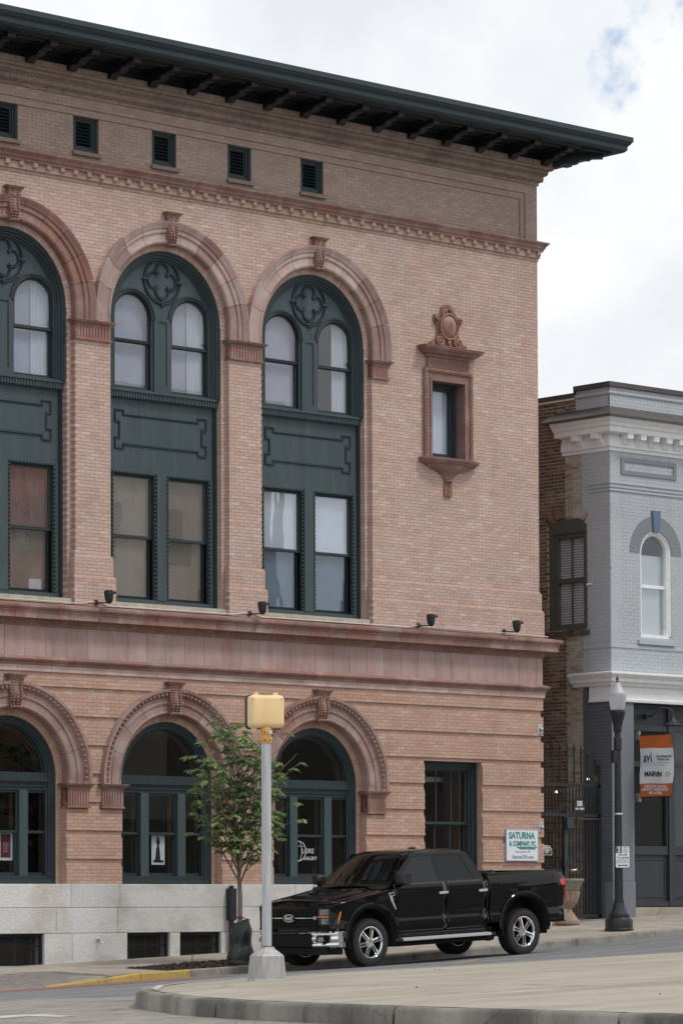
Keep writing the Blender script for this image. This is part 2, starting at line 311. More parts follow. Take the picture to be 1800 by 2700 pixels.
# ------------------------------------------------------------------ ground
GPX = [-400,-60,0,20,30,36.54,41.79,46.5,50.84,54.3,60,80,900]
GPZ = [-1.0,-.9,-.6,-.03,.35,.59,.79,1.03,1.30,1.46,1.75,2.6,3.0]
def zs(X): return float(np.interp(X, GPX, GPZ))
def walk(X, Y): return zs(X) + .025*min(Y, 0)
def road(X, Y): return zs(X) - .2175 + float(np.interp(-Y, [3.5,12,20,200], [0,.357,.597,.597]))
def sheet(xs, ys, fz, name, m, dz=0.0):
    xs = sorted(set(list(xs)+[g for g in GPX if min(xs) < g < max(xs)])); ys = sorted(set(list(ys)+[g for g in (-12,-20) if min(ys) < g < max(ys)]))
    b = MB(); nx = len(xs)
    b.v = [(x, y, fz(x, y)+dz) for y in ys for x in xs]
    b.f = [(j*nx+i, j*nx+i+1, (j+1)*nx+i+1, (j+1)*nx+i) for j in range(len(ys)-1) for i in range(nx-1)]
    return b.build(name, m, recalc=False)
ASPH = mat('asphalt', (.125,.13,.138), (.19,.195,.205), 1.2, .9, bump=.5, bscale=160, stretch=(.35,1.6,1), c3=(.26,.25,.23), s3=.5, f3=(.5,.75), detail=9)
OLDA = mat('worn_asphalt', (.21,.195,.17), (.30,.285,.25), 2.5, .92, bump=.6, bscale=140, c3=(.14,.13,.12), s3=1.4, f3=(.55,.75), detail=9)
CONC = mat('sidewalk_concrete', (.30,.265,.225), (.38,.34,.295), 2.2, .9, bump=.25, bscale=120, rnd=.05, c3=(.22,.19,.16), s3=1.3, f3=(.55,.8))
CONCP = mat('pale_concrete', (.305,.268,.22), (.36,.318,.265), 1.3, .88, bump=.25, bscale=120, c3=(.235,.20,.16), s3=.55, f3=(.48,.75), stretch=(.5,1.8,1))
KERB = mat('kerb_concrete', (.20,.185,.165), (.30,.28,.25), 3, .92, bump=.4, bscale=60, rnd=.08, c3=(.10,.095,.085), s3=2.5, f3=(.52,.75))
YEL = mat('yellow_kerb_paint', (.38,.255,.07), (.45,.31,.09), 3, .8, c3=(.22,.18,.12), s3=5, f3=(.52,.70))
REDP = mat('red_brick_paving', (.21,.10,.078), (.27,.135,.105), 6, .9, bump=.4, bscale=40)
PAVD = mat('dark_paver', (.16,.15,.14), (.22,.205,.19), 8, .9, rnd=.12)
LINE = mat('white_road_paint', (.55,.55,.53), (.26,.25,.23), 5, .85, detail=9)
LINEY = mat('yellow_road_paint', (.55,.38,.12), (.40,.30,.14), 5, .85)
ground_detail(ASPH, .16, .16, .006); ground_detail(OLDA, .30, .20, .008, .5); ground_detail(CONCP, .15, .12, .004, .5); ground_detail(CONC, .25, .10, .006, .6); ground_detail(KERB, .5, .16, .008)
sp = lambda a, b, n: [a+(b-a)*i/n for i in range(n+1)]
gx = [-900,-300,-60,-20] + sp(0, 80, 54) + [100,160,300,1500]
gy = [-1500,-400,-120,-60] + sp(-45, -3.5, 42) + [0,20,80,400,1500]
gx = sorted(set(gx+GPX)); gy = sorted(set(gy+[-12, -20]))
rd = sheet(gx, gy, road, 'road', ASPH); struct(rd)
cs = sheet(sp(-14, 27.4, 50), sp(-60, -13.2, 40), lambda x, y: road(x, y), 'cross_street', OLDA, .004)
struct(cs)
me = cs.data
for v in me.vertices:           # its edge with the other road runs a little askew
    if v.co.y > -13.3: v.co.y += .07*(v.co.x-27) ; v.co.z = road(v.co.x, v.co.y)+.004
def ramp(X, Y): return walk(X, Y) - (.12*min(1, max(0, (-1.7-Y)/1.7)) if X < 36.3 else 0)
# sidewalk of concrete slabs along the brick building
sw = struct(sheet(sp(16, 36.3, 20)+[36.31]+sp(37, 90, 60), [-3.38,-1.7,-.02], lambda x, y: ramp(x, y), 'sidewalk', KERB, -.03))
def slab(x0, x1, y0, y1, m, parent, name='concrete_slab', dz=0.0, fz=walk, th=.06):
    b = MB(); z = [fz(x, y)+dz for x, y in ((x0,y0),(x1,y0),(x1,y1),(x0,y1))]
    P = [(x0,y0),(x1,y0),(x1,y1),(x0,y1)]
    b.add([(p[0], p[1], z[i]) for i, p in enumerate(P)] + [(p[0], p[1], z[i]-th) for i, p in enumerate(P)], [(0,1,2,3),(0,4,5,1),(1,5,6,2),(2,6,7,3),(3,7,4,0)])
    return b.build(name, m, parent)
g = .008
xx = 18.0; k = 0
while xx < 78:
    w = 1.62
    for y0, y1 in ((-3.36,-1.72),(-1.72,-.06)):
        if xx+w > 37.55 and xx < 40.9 and y1 < -1.5:      # tree bed is left open here
            if xx < 37.55: slab(xx+g, 37.55, y0+g, y1-g, CONC, sw)
            if xx+w > 40.9: slab(40.9, xx+w-g, y0+g, y1-g, CONC, sw)
            slab(max(xx, 37.55)+g, min(xx+w, 40.9)-g, -2.1, y1-g, CONC, sw); continue
        if xx+w < 36.3 and y1 < -1.5: continue        # kerb ramp of dark pavers
        if xx < 36.3 and y1 < -1.5: slab(36.3, xx+w-g, y0+g, y1-g, CONC, sw); continue
        slab(xx+g, xx+w-g, y0+g, y1-g, CONC, sw)
    xx += w; k += 1
for i in range(34):
    for j in range(8):
        x0 = 29.5+i*.2; slab(x0+.004, x0+.196, -3.36+j*.205+.004, -3.36+j*.205+.2, PAVD, sw, 'paver', .0, ramp, .05)
# kerb stones
def kerb_stone(x0, x1, m, h0=0.0, h1=0.0, y0=-3.5, y1=-3.365):
    b = MB(); c = .02
    def ring(x, h):
        t = walk(x, -3.45)-h; lo = road(x, -3.5)-.12
        return [(x, y0-.012, lo), (x, y0, t-c), (x, y0+c, t), (x, y1, t), (x, y1, lo)]
    b.rings([ring(x0+.006, h0), ring((x0+x1)/2, (h0+h1)/2), ring(x1-.006, h1)]); return b.build('kerb_stone', m, sw)
x0 = 16.0
for x1, m, h0, h1 in ((34.9,KERB,.115,.115),(36.0,YEL,.115,.06),(36.9,YEL,.06,.0),(38.0,YEL,0,0),(40.9,KERB,0,0)):
    if x1 < 35:
        for i in range(6): kerb_stone(x0+i*(x1-x0)/6, x0+(i+1)*(x1-x0)/6, m, h0, h1)
    elif m is KERB:
        for i in range(2): kerb_stone(x0+i*1.45, x0+(i+1)*1.45, m)
    else: kerb_stone(x0, x1, m, h0, h1)
    x0 = x1
while x0 < 78: kerb_stone(x0, x0+2.2, KERB); x0 += 2.2
struct(sheet(sp(18, 37.0, 20), [-5.9,-3.52], road, 'brick_crossing', REDP, .004))
# bark mulch in the tree bed
bed = MB(); random.seed(3)
for i in range(900):
    x = random.uniform(37.6, 40.85); y = random.uniform(-3.34, -2.12); hh = .05*min(1, (x-37.5)/1.4)*min(1, 3*min(y+3.36, -2.1-y)+.3)
    z = walk(x, y)-.01+hh*random.uniform(.3, 1.0); a = random.uniform(0, PI); l = random.uniform(.025, .07); w = random.uniform(.01, .022); t = random.uniform(-.02, .02)
    dx_, dy_ = math.cos(a)*l, math.sin(a)*l; ex, ey = -math.sin(a)*w, math.cos(a)*w
    bed.add([(x-dx_-ex,y-dy_-ey,z-t),(x+dx_-ex,y+dy_-ey,z+t),(x+dx_+ex,y+dy_+ey,z+t+.006),(x-dx_+ex,y-dy_+ey,z-t+.006),(x,y,z+.022)], [(0,1,4),(1,2,4),(2,3,4),(3,0,4)])
MULCH = mat('bark_mulch', (.018,.014,.012), (.05,.035,.026), 30, .95)
mo = bed.build('bark_mulch', MULCH, kind='stuff'); mo['label'] = 'dark bark mulch around the young street tree'; mo['category'] = 'mulch'
struct(sheet(sp(37.5, 40.95, 6), [-3.37,-2.08], walk, 'tree_bed', MULCH, -.015))
struct(sheet(sp(50.0, 52.4, 4), [-.04,3,12], lambda x, y: zs(x), 'alley', CONC, .002))
# raised pavement of the opposite corner
def top(X, Y): return road(X, Y) + float(np.interp(X, [26, 36], [.19, .09]))
crn = [(22.72,-44),(22.74,-28),(22.8,-24.6),(22.98,-22.6),(23.3,-21.2),(23.85,-19.9),(24.6,-18.75),(25.6,-17.6),(26.8,-16.65),(28.2,-16.0),(30,-15.75),(33,-15.7),(37,-15.7),(42,-15.7),(52,-15.7),(70,-15.7)]
def inset(pts, d):
    o = []
    for i, p in enumerate(pts):
        a = Vector(pts[max(i-1, 0)]); c = Vector(pts[min(i+1, len(pts)-1)]); t = (c-a).normalized(); o.append((p[0]+t.y*d, p[1]-t.x*d))
    return o
# pavement top as a fan of strips between the kerb line and the far diagonal
ins = inset(crn, .16); b = MB(); rows = 14
far = [(70,-44)]*len(crn)
for r_ in range(rows+1):
    t = (r_/rows)**1.6
    for i, p in enumerate(ins):
        q = (24+(70-24)*i/(len(crn)-1)*1.0, -44+ (44-15.9-0.0)*0) if True else far[i]
        x = p[0]*(1-t)+max(p[0], q[0])*t; y = p[1]*(1-t)+(-44)*t
        b.v.append((x, y, top(x, y)+.002))
n_ = len(ins)
b.f = [(j*n_+i, j*n_+i+1, (j+1)*n_+i+1, (j+1)*n_+i) for j in range(rows) for i in range(n_-1)]
cp = struct(b.build('corner_pavement', CONCP, recalc=False))
dense = []
for i in range(len(crn)-1):
    a, c = Vector(crn[i]), Vector(crn[i+1]); m_ = max(1, int((c-a).length/.35))
    dense += [a.lerp(c, j/m_) for j in range(m_)]
dense.append(Vector(crn[-1])); dl = [tuple(p) for p in dense]; di = inset(dl, .165); db = inset(dl, -.02); dm = inset(dl, .03)
seg = []; acc = 0; cuts = [0]
for i in range(1, len(dl)):
    acc += (dense[i]-dense[i-1]).length
    if acc > 3.0: cuts.append(i); acc = 0
cuts.append(len(dl)-1)
CK = mat('corner_kerb', (.25,.235,.205), (.34,.32,.285), 2.2, .92, bump=.4, bscale=50, rnd=.06, c3=(.10,.095,.085), s3=1.1, f3=(.38,.60), stretch=(1,1,.25))
ground_detail(CK, .5, .18, .006, .5)
for a, c in zip(cuts[:-1], cuts[1:]):
    if c <= a: continue
    b = MB(); rs = []
    for i in range(a, c+1):
        def P(l, z): return (l[i][0], l[i][1], z)
        t = top(*dl[i])+random.uniform(-.003, .003); lo = road(*dl[i])-.1; rs.append([P(db, lo), P(dl, t-.03), P(dm, t+.004), P(di, t+.004), P(di, lo)])
    for q_, w_ in ((0, 1), (-1, -2)):      # open joint between the stones
        rs[q_] = [tuple(Vector(p).lerp(Vector(o_), .05)) for p, o_ in zip(rs[q_], rs[w_])]
    b.rings(rs); b.build('kerb_stone', CK, cp, smooth=40)
# painted marks
def stripe(pts, w, name, m, dz=.006, fz=road):
    b = MB(); P = [Vector(p) for p in pts]; l = []; r = []
    for i, p in enumerate(P):
        t = (P[min(i+1, len(P)-1)]-P[max(i-1, 0)]).normalized(); nn = Vector((-t.y, t.x))*w/2
        for q, s_ in ((p+nn, l), (p-nn, r)): s_.append((q.x, q.y, fz(q.x, q.y)+dz))
    n = len(P); b.v = l+r; b.f = [(i, i+1, n+i+1, n+i) for i in range(n-1)]
    return struct(b.build(name, m, recalc=False))
def lin(a, c, n=16): return [(a[0]+(c[0]-a[0])*i/n, a[1]+(c[1]-a[1])*i/n) for i in range(n+1)]
stripe(inset([tuple(p) for p in dense if p.x > 24.2][:34], .22), .09, 'kerb_paint_line', LINE, .010, top)
stripe(lin((43.9,-8.0), (47.5,-8.5)), .14, 'road_marking', LINE)
stripe(lin((38.7,-9.3), (41.6,-6.9)), .10, 'road_marking', LINEY)
stripe(lin((41.6,-6.9), (42.6,-7.6)), .10, 'road_marking', LINEY)
b = MB()
for tri in (((21.6,-19.4),(22.9,-18.5),(22.6,-18.2),(23.25,-18.45),(23.1,-19.4),(22.7,-19.1)), ((22.85,-18.9),(22.55,-20.0),(22.75,-20.05),(23.1,-19.0))):
    o = len(b.v); b.v += [(x, y, road(x, y)+.009) for x, y in tri]; b.f.append(tuple(range(o, o+len(tri))))
struct(b.build('road_marking', LINE))
b = MB(); random.seed(9)
for i in range(22):
    x = random.uniform(24, 36); y = random.uniform(-30, -17); s_ = random.uniform(.006, .014); b._ell((x, y, top(x, y)+.008), s_*1.4, s_, s_*.6, 5, 3)
o = b.build('pebble_litter', mat('pebble', (.05,.045,.04), (.16,.14,.12), 20, .9), kind='stuff'); o['label'] = 'scattered pebbles and specks on the raised corner pavement'; o['category'] = 'litter'
# crumbs of grit gathered along the kerb of the corner
b = MB(); random.seed(5)
for i in range(260):
    j = random.randrange(8, 60); p = dense[j]; t = (dense[j+1]-dense[j-1]).normalized(); nn = Vector((-t.y, t.x)); q = p+nn*abs(random.gauss(0, .22))+nn*.03+t*random.uniform(-.2, .2)
    b._ell((q.x, q.y, road(q.x, q.y)+.006), *[random.uniform(.008, .022)]*2, random.uniform(.005, .012), 5, 3)
o = b.build('grit', mat('grit', (.17,.13,.10), (.30,.24,.19), 20, .95), kind='stuff'); o['label'] = 'grit and leaf litter lying along the rounded kerb'; o['category'] = 'grit'
# ------------------------------------------------------------------ the brick building
BX1 = 50.10; BX0 = 32.9; BC = [36.795, 40.44, 44.085]
BLD = thing('brick_building', (41.5, 0, .7), 'pink brick office building with terracotta arches and dark green windows', 'building')
def inv(ex, x0, x1):
    # allowed intervals: x0..x1 minus the excluded ones
    ex = sorted(ex); o = []; c = x0
    for a, b in ex:
        if b <= x0 or a >= x1: continue
        if a > c: o.append((c, a, c > x0+1e-6, True))
        c = max(c, b)
    if c < x1: o.append((c, x1, c > x0+1e-6, False))
    return o
class Wall:
    """courses of real bricks on a mortar core"""
    def __init__(s): s.V = []; s.Rn = []; s.core = MB()
    def course(s, iv, yf, z0, z1, i, bl=.209, j=.0075, dep=.11, proud=.0035, jit=.002, core_d=.26, core=True):
        for a, b, oa, ob in iv:
            if core: s.core.box(a+(.004 if oa else 0), b-(.004 if ob else 0), yf+proud, yf+core_d, z0-1e-4, z1-1e-4)
            x = math.floor(a/bl)*bl + (bl/2 if i % 2 else 0) - bl
            while x < b:
                l, r = max(x, a), min(x+bl, b)
                if r-l > .035:
                    y0 = yf - random.random()*jit
                    s.V.append((l+(j/2 if l > a else 0), r-(j/2 if r < b else 0), y0, yf+(dep if (l <= a+1e-6 and oa) or (r >= b-1e-6 and ob) else .03), z0+j/2, z1-j/2)); s.Rn.append(random.random())
                x += bl
    def build(s, name, m, mm, parent, kind='stuff', pick=None, core_name='mortar_core'):
        V = np.array(s.V, dtype=np.float32); Rn = np.array(s.Rn, dtype=np.float32)
        if pick is not None:
            msk = np.array([pick(v) for v in s.V]); idx = np.where(msk)[0][:300]; keep = np.ones(len(V), bool); keep[idx] = False
            protos = []
            for q in range(16):
                b = MB().box(-.5, .5, 0, 1, -.5, .5); me = bpy.data.meshes.new('brick'); me.from_pydata(b.v, [], b.f); me.materials.append(m)
                at = me.attributes.new('rnd', 'FLOAT', 'POINT'); at.data.foreach_set('value', [(q+.5)/16]*8); protos.append(me)
            for q in idx:
                v = V[q]; o = bpy.data.objects.new('brick', protos[int(Rn[q]*15.99)]); COL.objects.link(o)
                o.location = ((v[0]+v[1])/2, v[2], (v[4]+v[5])/2); o.scale = (v[1]-v[0], v[3]-v[2], v[5]-v[4]); par(o, parent)
            V = V[keep]; Rn = Rn[keep]
        n = len(V)
        co = np.empty((n, 8, 3), np.float32)
        for q, (ix, iy, iz) in enumerate(((0,2,4),(1,2,4),(1,3,4),(0,3,4),(0,2,5),(1,2,5),(1,3,5),(0,3,5))):
            co[:, q, 0] = V[:, ix]; co[:, q, 1] = V[:, iy]; co[:, q, 2] = V[:, iz]
        fc = np.array([(0,1,5,4),(1,2,6,5),(3,0,4,7),(4,5,6,7),(0,3,2,1)], np.int32)
        F_ = (fc[None] + (np.arange(n, dtype=np.int32)*8)[:, None, None]).reshape(-1)
        me = bpy.data.meshes.new(name); me.vertices.add(n*8); me.vertices.foreach_set('co', co.reshape(-1))
        me.loops.add(len(F_)); me.loops.foreach_set('vertex_index', F_)
        me.polygons.add(n*5); me.polygons.foreach_set('loop_start', np.arange(0, n*20, 4, dtype=np.int32))
        me.update(calc_edges=True); me.shade_flat()
        at = me.attributes.new('rnd', 'FLOAT', 'POINT'); at.data.foreach_set('value', np.repeat(Rn, 8))
        me.materials.append(m); o = bpy.data.objects.new(name, me); COL.objects.link(o); par(o, parent)
        if kind: o['kind'] = kind
        s.core_obj = s.core.build(core_name, mm, parent, recalc=False, kind='stuff') if s.core.v else None
        return o
CH = .0635
# --- ground floor: bands of six proud courses, two set back
def rect_open(z, bays, half, z0, z1): return [(c-half, c+half) for c in bays] if z0 <= z <= z1 else []
LZC, LRO, LRI = 3.97, 1.69, 1.22          # lower arches
def ex_low(z, red=0.0):
    e_ = []
    if z < 3.88: e_ += [(c-1.19, c+1.19) for c in BC]
    elif z < LZC+1.6:
        h = 1.60 if z < LZC else math.sqrt(max(0, 1.6**2-(z-LZC)**2)); e_ += [(c-h, c+h) for c in BC]
    if z < 4.53: e_.append((46.83, 48.42))
    return e_
w = Wall(); PER = .5135; NZ = 59; H0 = (5.85-2.06)/NZ
for i in range(NZ):
    z0 = 2.06+i*H0; z1 = z0+H0; zm = z0+H0/2
    ph = (5.58-zm) % PER
    rec = 0 < ph < .128 and zm < 5.58
    yf = -.012 if rec else -.045
    w.course(inv(ex_low(zm), BX0, BX1+(.0 if rec else .045)), yf, z0, z1, i, core_d=.26-yf, dep=.16)
random.seed(11)
w.build('brickwork', BUFF, MORT, BLD, core_name='ground_floor_core')
# jambs set back behind the arches
w = Wall()
for i in range(int((LZC-2.06)/CH)+1):
    z0 = 2.06+i*CH
    for c in BC:
        for a, b in ((c-1.24, c-1.09), (c+1.09, c+1.24)): w.course([(a, b, True, True)], .14, z0, min(z0+CH, LZC+.01), i, dep=.14, core_d=.30)
w.build('jamb_brickwork', BUFF, MORT, BLD, core_name='jamb_core')
# --- upper wall
UZC, URO, URI = 12.50, 1.83, 1.42
def ex_up(z, red=0.0):
    e_ = []
    if z < 12.3: e_ += [(c-1.42+red, c+1.42-red) for c in BC]
    elif z < UZC+1.76:
        h = 1.76 if z < UZC else math.sqrt(max(0, 1.76**2-(z-UZC)**2)); e_ += [(c-h, c+h) for c in BC]
    if 10.47 < z < 12.17: e_.append((47.03, 48.01))
    return e_
w = Wall(); NU = 121; HU = (14.78-7.08)/NU
for i in range(NU):
    z0 = 7.08+i*HU; z1 = z0+HU; zm = z0+HU/2
    st = .08 if zm < 7.62 else (.04 if zm < 8.0 else 0)
    w.course(inv(ex_up(zm, st), BX0, BX1+st*.8), -st, z0, z1, i, core_d=.26+st)
# the 300 bricks that show largest stand as parts of their own: the whole pier between the left windows
w.build('brickwork', PINK, MORT, BLD, pick=lambda v: 38.215 < v[0] and v[1] < 39.03 and 7.08 < v[4] < 12.4, core_name='upper_wall_core')
w = Wall()
for i in range(int((12.5-7.21)/CH)+1):
    z0 = 7.21+i*CH
    for c in BC:
        for a, b in ((c-1.47, c-1.32), (c+1.32, c+1.47)): w.course([(a, b, True, True)], .11, z0, min(z0+CH, 12.51), i, dep=.14, core_d=.26)
w.build('jamb_brickwork', PINK, MORT, BLD, core_name='jamb_core')
# moulded bricks where the wall thickens towards its foot
def moulding(prof, x0, name, m, seglen=None, back=2.5, parent=BLD, gap=.0035, smooth=None, x1=BX1, side=True, jitter=0):
    """profile (d, z) with d outwards, run along the front and mitred round the right corner"""
    def run(a, c, mit):
        b = MB(); rs = [[(a, -d, z) for d, z in prof], [(c+(d if mit else 0), -d, z) for d, z in prof]]
        b.rings(rs); b.build(name, m, parent, smooth=smooth)
    if seglen is None: run(x0, x1, side)
    else:
        xs = [x0]
        while xs[-1] < x1-seglen*1.3: xs.append(xs[-1]+seglen*(1+random.uniform(-jitter, jitter)))
        xs.append(x1)
        for a, c in zip(xs[:-1], xs[1:]): run(a+gap, c-(gap if c < x1 else 0), side and c == x1)
    if side:
        b = MB(); b.rings([[(x1+d, -d+.002, z) for d, z in prof], [(x1+d, back, z) for d, z in prof]]); b.build(name, m, parent, smooth=smooth)
bm_ = mat('brick_trim', (.36,.235,.19), (.45,.31,.25), 9, .85, bump=.4, bscale=30, rnd=.10)
bs_ = mat('sooty_shaded_trim', (.24,.175,.145), (.33,.245,.205), 9, .85, bump=.4, bscale=30, rnd=.10, c3=(.16,.12,.10), s3=1.2, f3=(.5,.75))  # attic trim: soot and eave shade both mixed into the brick colour
for zt, d0 in ((8.0, .0), (7.62, .04)):
    for a, b_, oa, ob in inv(ex_up(zt-.2, d0+.04), BX0, BX1+d0):
        x = a
        while x < b_-.01:
            e_ = min(x+.105, b_); bb = MB(); y0 = -d0-.042
            bb.prism([(-d0+.01, zt-.055), (y0, zt-.055), (y0, zt-.03), (-d0-.025, zt+.005), (-d0+.01, zt+.018)], 'x', x+.003, e_-.003); x = e_
            MBALL = globals().setdefault('MBALL', MB()); MBALL.add(bb.v, bb.f)
MBALL.build('moulded_brick_course', bm_, BLD, kind='stuff')
# --- attic wall
w = Wall(); vents = [36.695+1.8325*i for i in range(-1, 5)]; NA = 18; HA = (16.34-15.2)/NA
for i in range(NA):
    z0 = 15.2+i*HA; z1 = z0+HA; zm = z0+HA/2
    ex = [(c-.295, c+.295) for c in vents] if 15.365 < zm < 16.07 else []
    if zm < 16.05:
        w.course(inv(ex, BX0, 49.66), .07, z0, z1, i, core_d=.2, jit=.004)
        w.course([(49.66, 49.77, True, False)], .035, z0, z1, i, core_d=.2); w.course([(49.77, BX1, True, False)], 0, z0, z1, i, core_d=.26)
    elif zm < 16.13: w.course([(BX0, 49.77, False, False)], .035, z0, z1, i, core_d=.2); w.course([(49.77, BX1, True, False)], 0, z0, z1, i, core_d=.26)
    else: w.course([(BX0, BX1, False, False)], 0, z0, z1, i, core_d=.26)
w.build('brickwork', SHADESOOT, MORTS, BLD, core_name='attic_core')
# corbelled brick cornice
for prof in ([(-.1,16.34),(.03,16.34),(.03,16.40),(-.1,16.40)], [(-.1,16.40),(.05,16.40),(.10,16.455),(.10,16.475),(-.1,16.475)], [(-.1,16.475),(.10,16.475),(.10,16.53),(-.1,16.53)],
             [(-.1,16.53),(.13,16.53),(.17,16.585),(.17,16.60),(-.1,16.60)], [(-.1,16.60),(.17,16.60),(.17,16.645),(-.1,16.645)], [(-.1,16.645),(.24,16.645),(.24,16.70),(-.1,16.70)], [(-.1,16.70),(.28,16.70),(.28,16.80),(-.1,16.80)]):
    moulding(prof, BX0, 'corbel_course', bs_, .42 if prof[1][0] in (.03,.1,.24,.28) else None)
for zc_, d0, d1 in ((16.43, .05, .10), (16.565, .13, .17)):
    b = MB(); x = BX0
    while x < BX1+d1:
        b._ell((x, -(d0+d1)/2-.012, zc_), .021, .026, .026, 6, 4); x += .055
    b.build('bead_course', bs_, BLD, kind='stuff', smooth=60)
# --- upper belt: proud courses, dentils, terracotta crown
moulding([(-.1,14.78),(.015,14.78),(.015,14.845),(-.1,14.845)], BX0, 'brick_band', bm_, .42)
moulding([(-.1,14.845),(.045,14.845),(.045,14.98),(-.1,14.98)], BX0, 'brick_band', bm_, .42)
x = BX0+.1
while x < BX1:
    MB().bbox(x-.045, x+.045, -.095, -.04, 14.895, 14.978, .008).build('dentil', bm_, BLD); x += .305
for i in range(6): MB().box(BX1+.04, BX1+.095, .1+i*.305, .19+i*.305, 14.895, 14.978).build('dentil', bm_, BLD)
moulding([(-.1,14.98),(.09,14.98),(.095,15.02),(.12,15.04),(.13,15.08),(.165,15.12),(.185,15.135),(.185,15.165),(.02,15.205),(-.1,15.205)], BX0, 'belt_block', TERRA, .62, jitter=.25)
# --- lower belt: architrave, frieze slabs, crown
moulding([(-.2,5.85),(.075,5.85),(.075,5.915),(.082,5.92),(.085,5.955),(-.2,5.955)], BX0, 'architrave_block', TERRAP, .75, jitter=.2)
moulding([(-.2,5.955),(.09,5.955),(.10,6.0),(.135,6.03),(.15,6.04),(.16,6.065),(.155,6.08),(.09,6.105),(.05,6.12),(-.2,6.12)], BX0, 'architrave_block', TERRA, .9, jitter=.2)
moulding([(-.2,6.12),(.04,6.12),(.04,6.66),(-.2,6.66)], BX0, 'frieze_slab', FRIEZE, .465, jitter=.06)
moulding([(-.2,6.66),(.055,6.66),(.065,6.70),(.10,6.735),(.11,6.775),(.15,6.785),(-.2,6.785)], BX0, 'bed_moulding', TERRAD, .9)
moulding([(-.2,6.785),(.27,6.785),(.275,6.885),(.285,6.895),(.29,6.92),(.33,6.95),(.345,6.975),(.345,7.02),(.02,7.085),(-.2,7.085)], BX0, 'cornice_block', TERRA, .47, jitter=.06)
# --- granite base
bays = [(36.3,37.45),(39.34,40.33),(40.58,41.56),(43.2,44.2),(44.45,45.45)]
def gstone(x0, x1, z0, z1, y0=-.085):
    g_ = .003; b = MB(); zb = [max(z0, min(z1-.02, zs(x)-.06)) for x in (x0, x1)]
    b.prism([(y0+.008, 0), (y0, .008), (y0, 1), (.2, 1), (.2, 0)], 'x', 0, 1)
    b = MB(); c = .008
    P = [(x0+g_, zb[0]+g_), (x1-g_, zb[1]+g_), (x1-g_, z1-g_), (x0+g_, z1-g_)]; Q = [(x0+g_+c, zb[0]+g_+c), (x1-g_-c, zb[1]+g_+c), (x1-g_-c, z1-g_-c), (x0+g_+c, z1-g_-c)]
    b.rings([[(x, .2, z) for x, z in P], [(x, y0+c, z) for x, z in P], [(x, y0, z) for x, z in Q]]); b.build('granite_block', GRAN, BLD)
for z0, z1, js in ((1.63, 2.06, [BX0,34.4,36.2,38.05,39.17,41.82,43.4,45.6,46.9,48.6,BX1+.06]), (1.17, 1.63, [BX0,35.1,37.72,39.11,41.82,43.0,44.9,46.3,48.1,BX1+.06]),
                   (.0, 1.17, [BX0,34.5,36.3])):
    for a, b_ in zip(js[:-1], js[1:]): gstone(a, b_, z0, z1)
for a, b_ in ((37.45,38.08),(38.08,39.34),(40.33,40.58),(41.56,41.82),(41.82,43.2),(44.2,44.45),(45.45,47.0),(47.0,48.6),(48.6,BX1+.06)): gstone(a, b_, 0, 1.17)
MB().box(BX0, BX1, -.075, .3, -.3, .60).box(BX0, BX1, .12, .3, 1.18, 2.05).build('base_core', GRAN, BLD)
MESHM = mat('rusty_mesh', (.02,.02,.022), (.04,.036,.034), 8, .7)
for k_, (a, b_) in enumerate(bays):
    zb = zs((a+b_)/2)-.05
    fr = MB().box(a, b_, -.02, .02, zb, zb+.06).box(a, b_, -.02, .02, 1.12, 1.17).box(a, a+.05, -.02, .02, zb+.06, 1.12).box(b_-.05, b_, -.02, .02, zb+.06, 1.12)
    o = fr.build('basement_grille', EAVE, BLD)
    ms_ = MB(); st = .055; x = a-.6
    while x < b_+.6:
        for sg in (1, -1):
            p0, p1 = [x, zb], [x+sg*(1.17-zb), 1.17]
            # clip to opening
            t0, t1 = 0.0, 1.0
            dxv = p1[0]-p0[0]
            for lim, s_ in ((a+.04, 1), (b_-.04, -1)):
                ta = (lim-p0[0])/dxv
                if (dxv > 0) == (s_ > 0): t0 = max(t0, ta)
                else: t1 = min(t1, ta)
            if t1 > t0+.02:
                A = (p0[0]+dxv*t0, .0 if sg > 0 else .006, zb+(1.17-zb)*t0); B = (p0[0]+dxv*t1, .0 if sg > 0 else .006, zb+(1.17-zb)*t1)
                ms_.tube([A, B], .004, 4)
        x += st
    ms_.build('wire_mesh', MESHM, o)
    MB().box(a+.1, a+.13, .05, .08, zb, 1.17).box((a+b_)/2, (a+b_)/2+.04, .05, .08, zb, 1.17).box(b_-.2, b_-.17, .05, .08, zb, 1.17).box(a, b_, .05, .08, .93, .96).build('sash_bar', BLACKM, o)
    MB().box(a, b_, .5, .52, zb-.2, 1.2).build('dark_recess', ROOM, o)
# --- shell of the building, floors and roof
MB().box(BX0, BX0+.3, .32, 14, -.3, 17.0).build('side_wall', SHADESOOT, BLD)
MB().box(BX1-.30, BX1-.002, .26, 14, -.3, 16.7).build('side_wall', PINK, BLD)
MB().box(BX0, BX1-.01, 14, 14.3, -.3, 17).build('rear_wall', PINK, BLD)
for z in (1.9, 6.2, 10.3, 14.7): MB().box(BX0+.3, BX1-.3, .45, 14, z, z+.12).build('floor_slab', ROOM, BLD)
MB().box(BX0+.3, BX1-.3, 6, 6.1, 2.02, 14.7).build('inner_wall', ROOM, BLD)
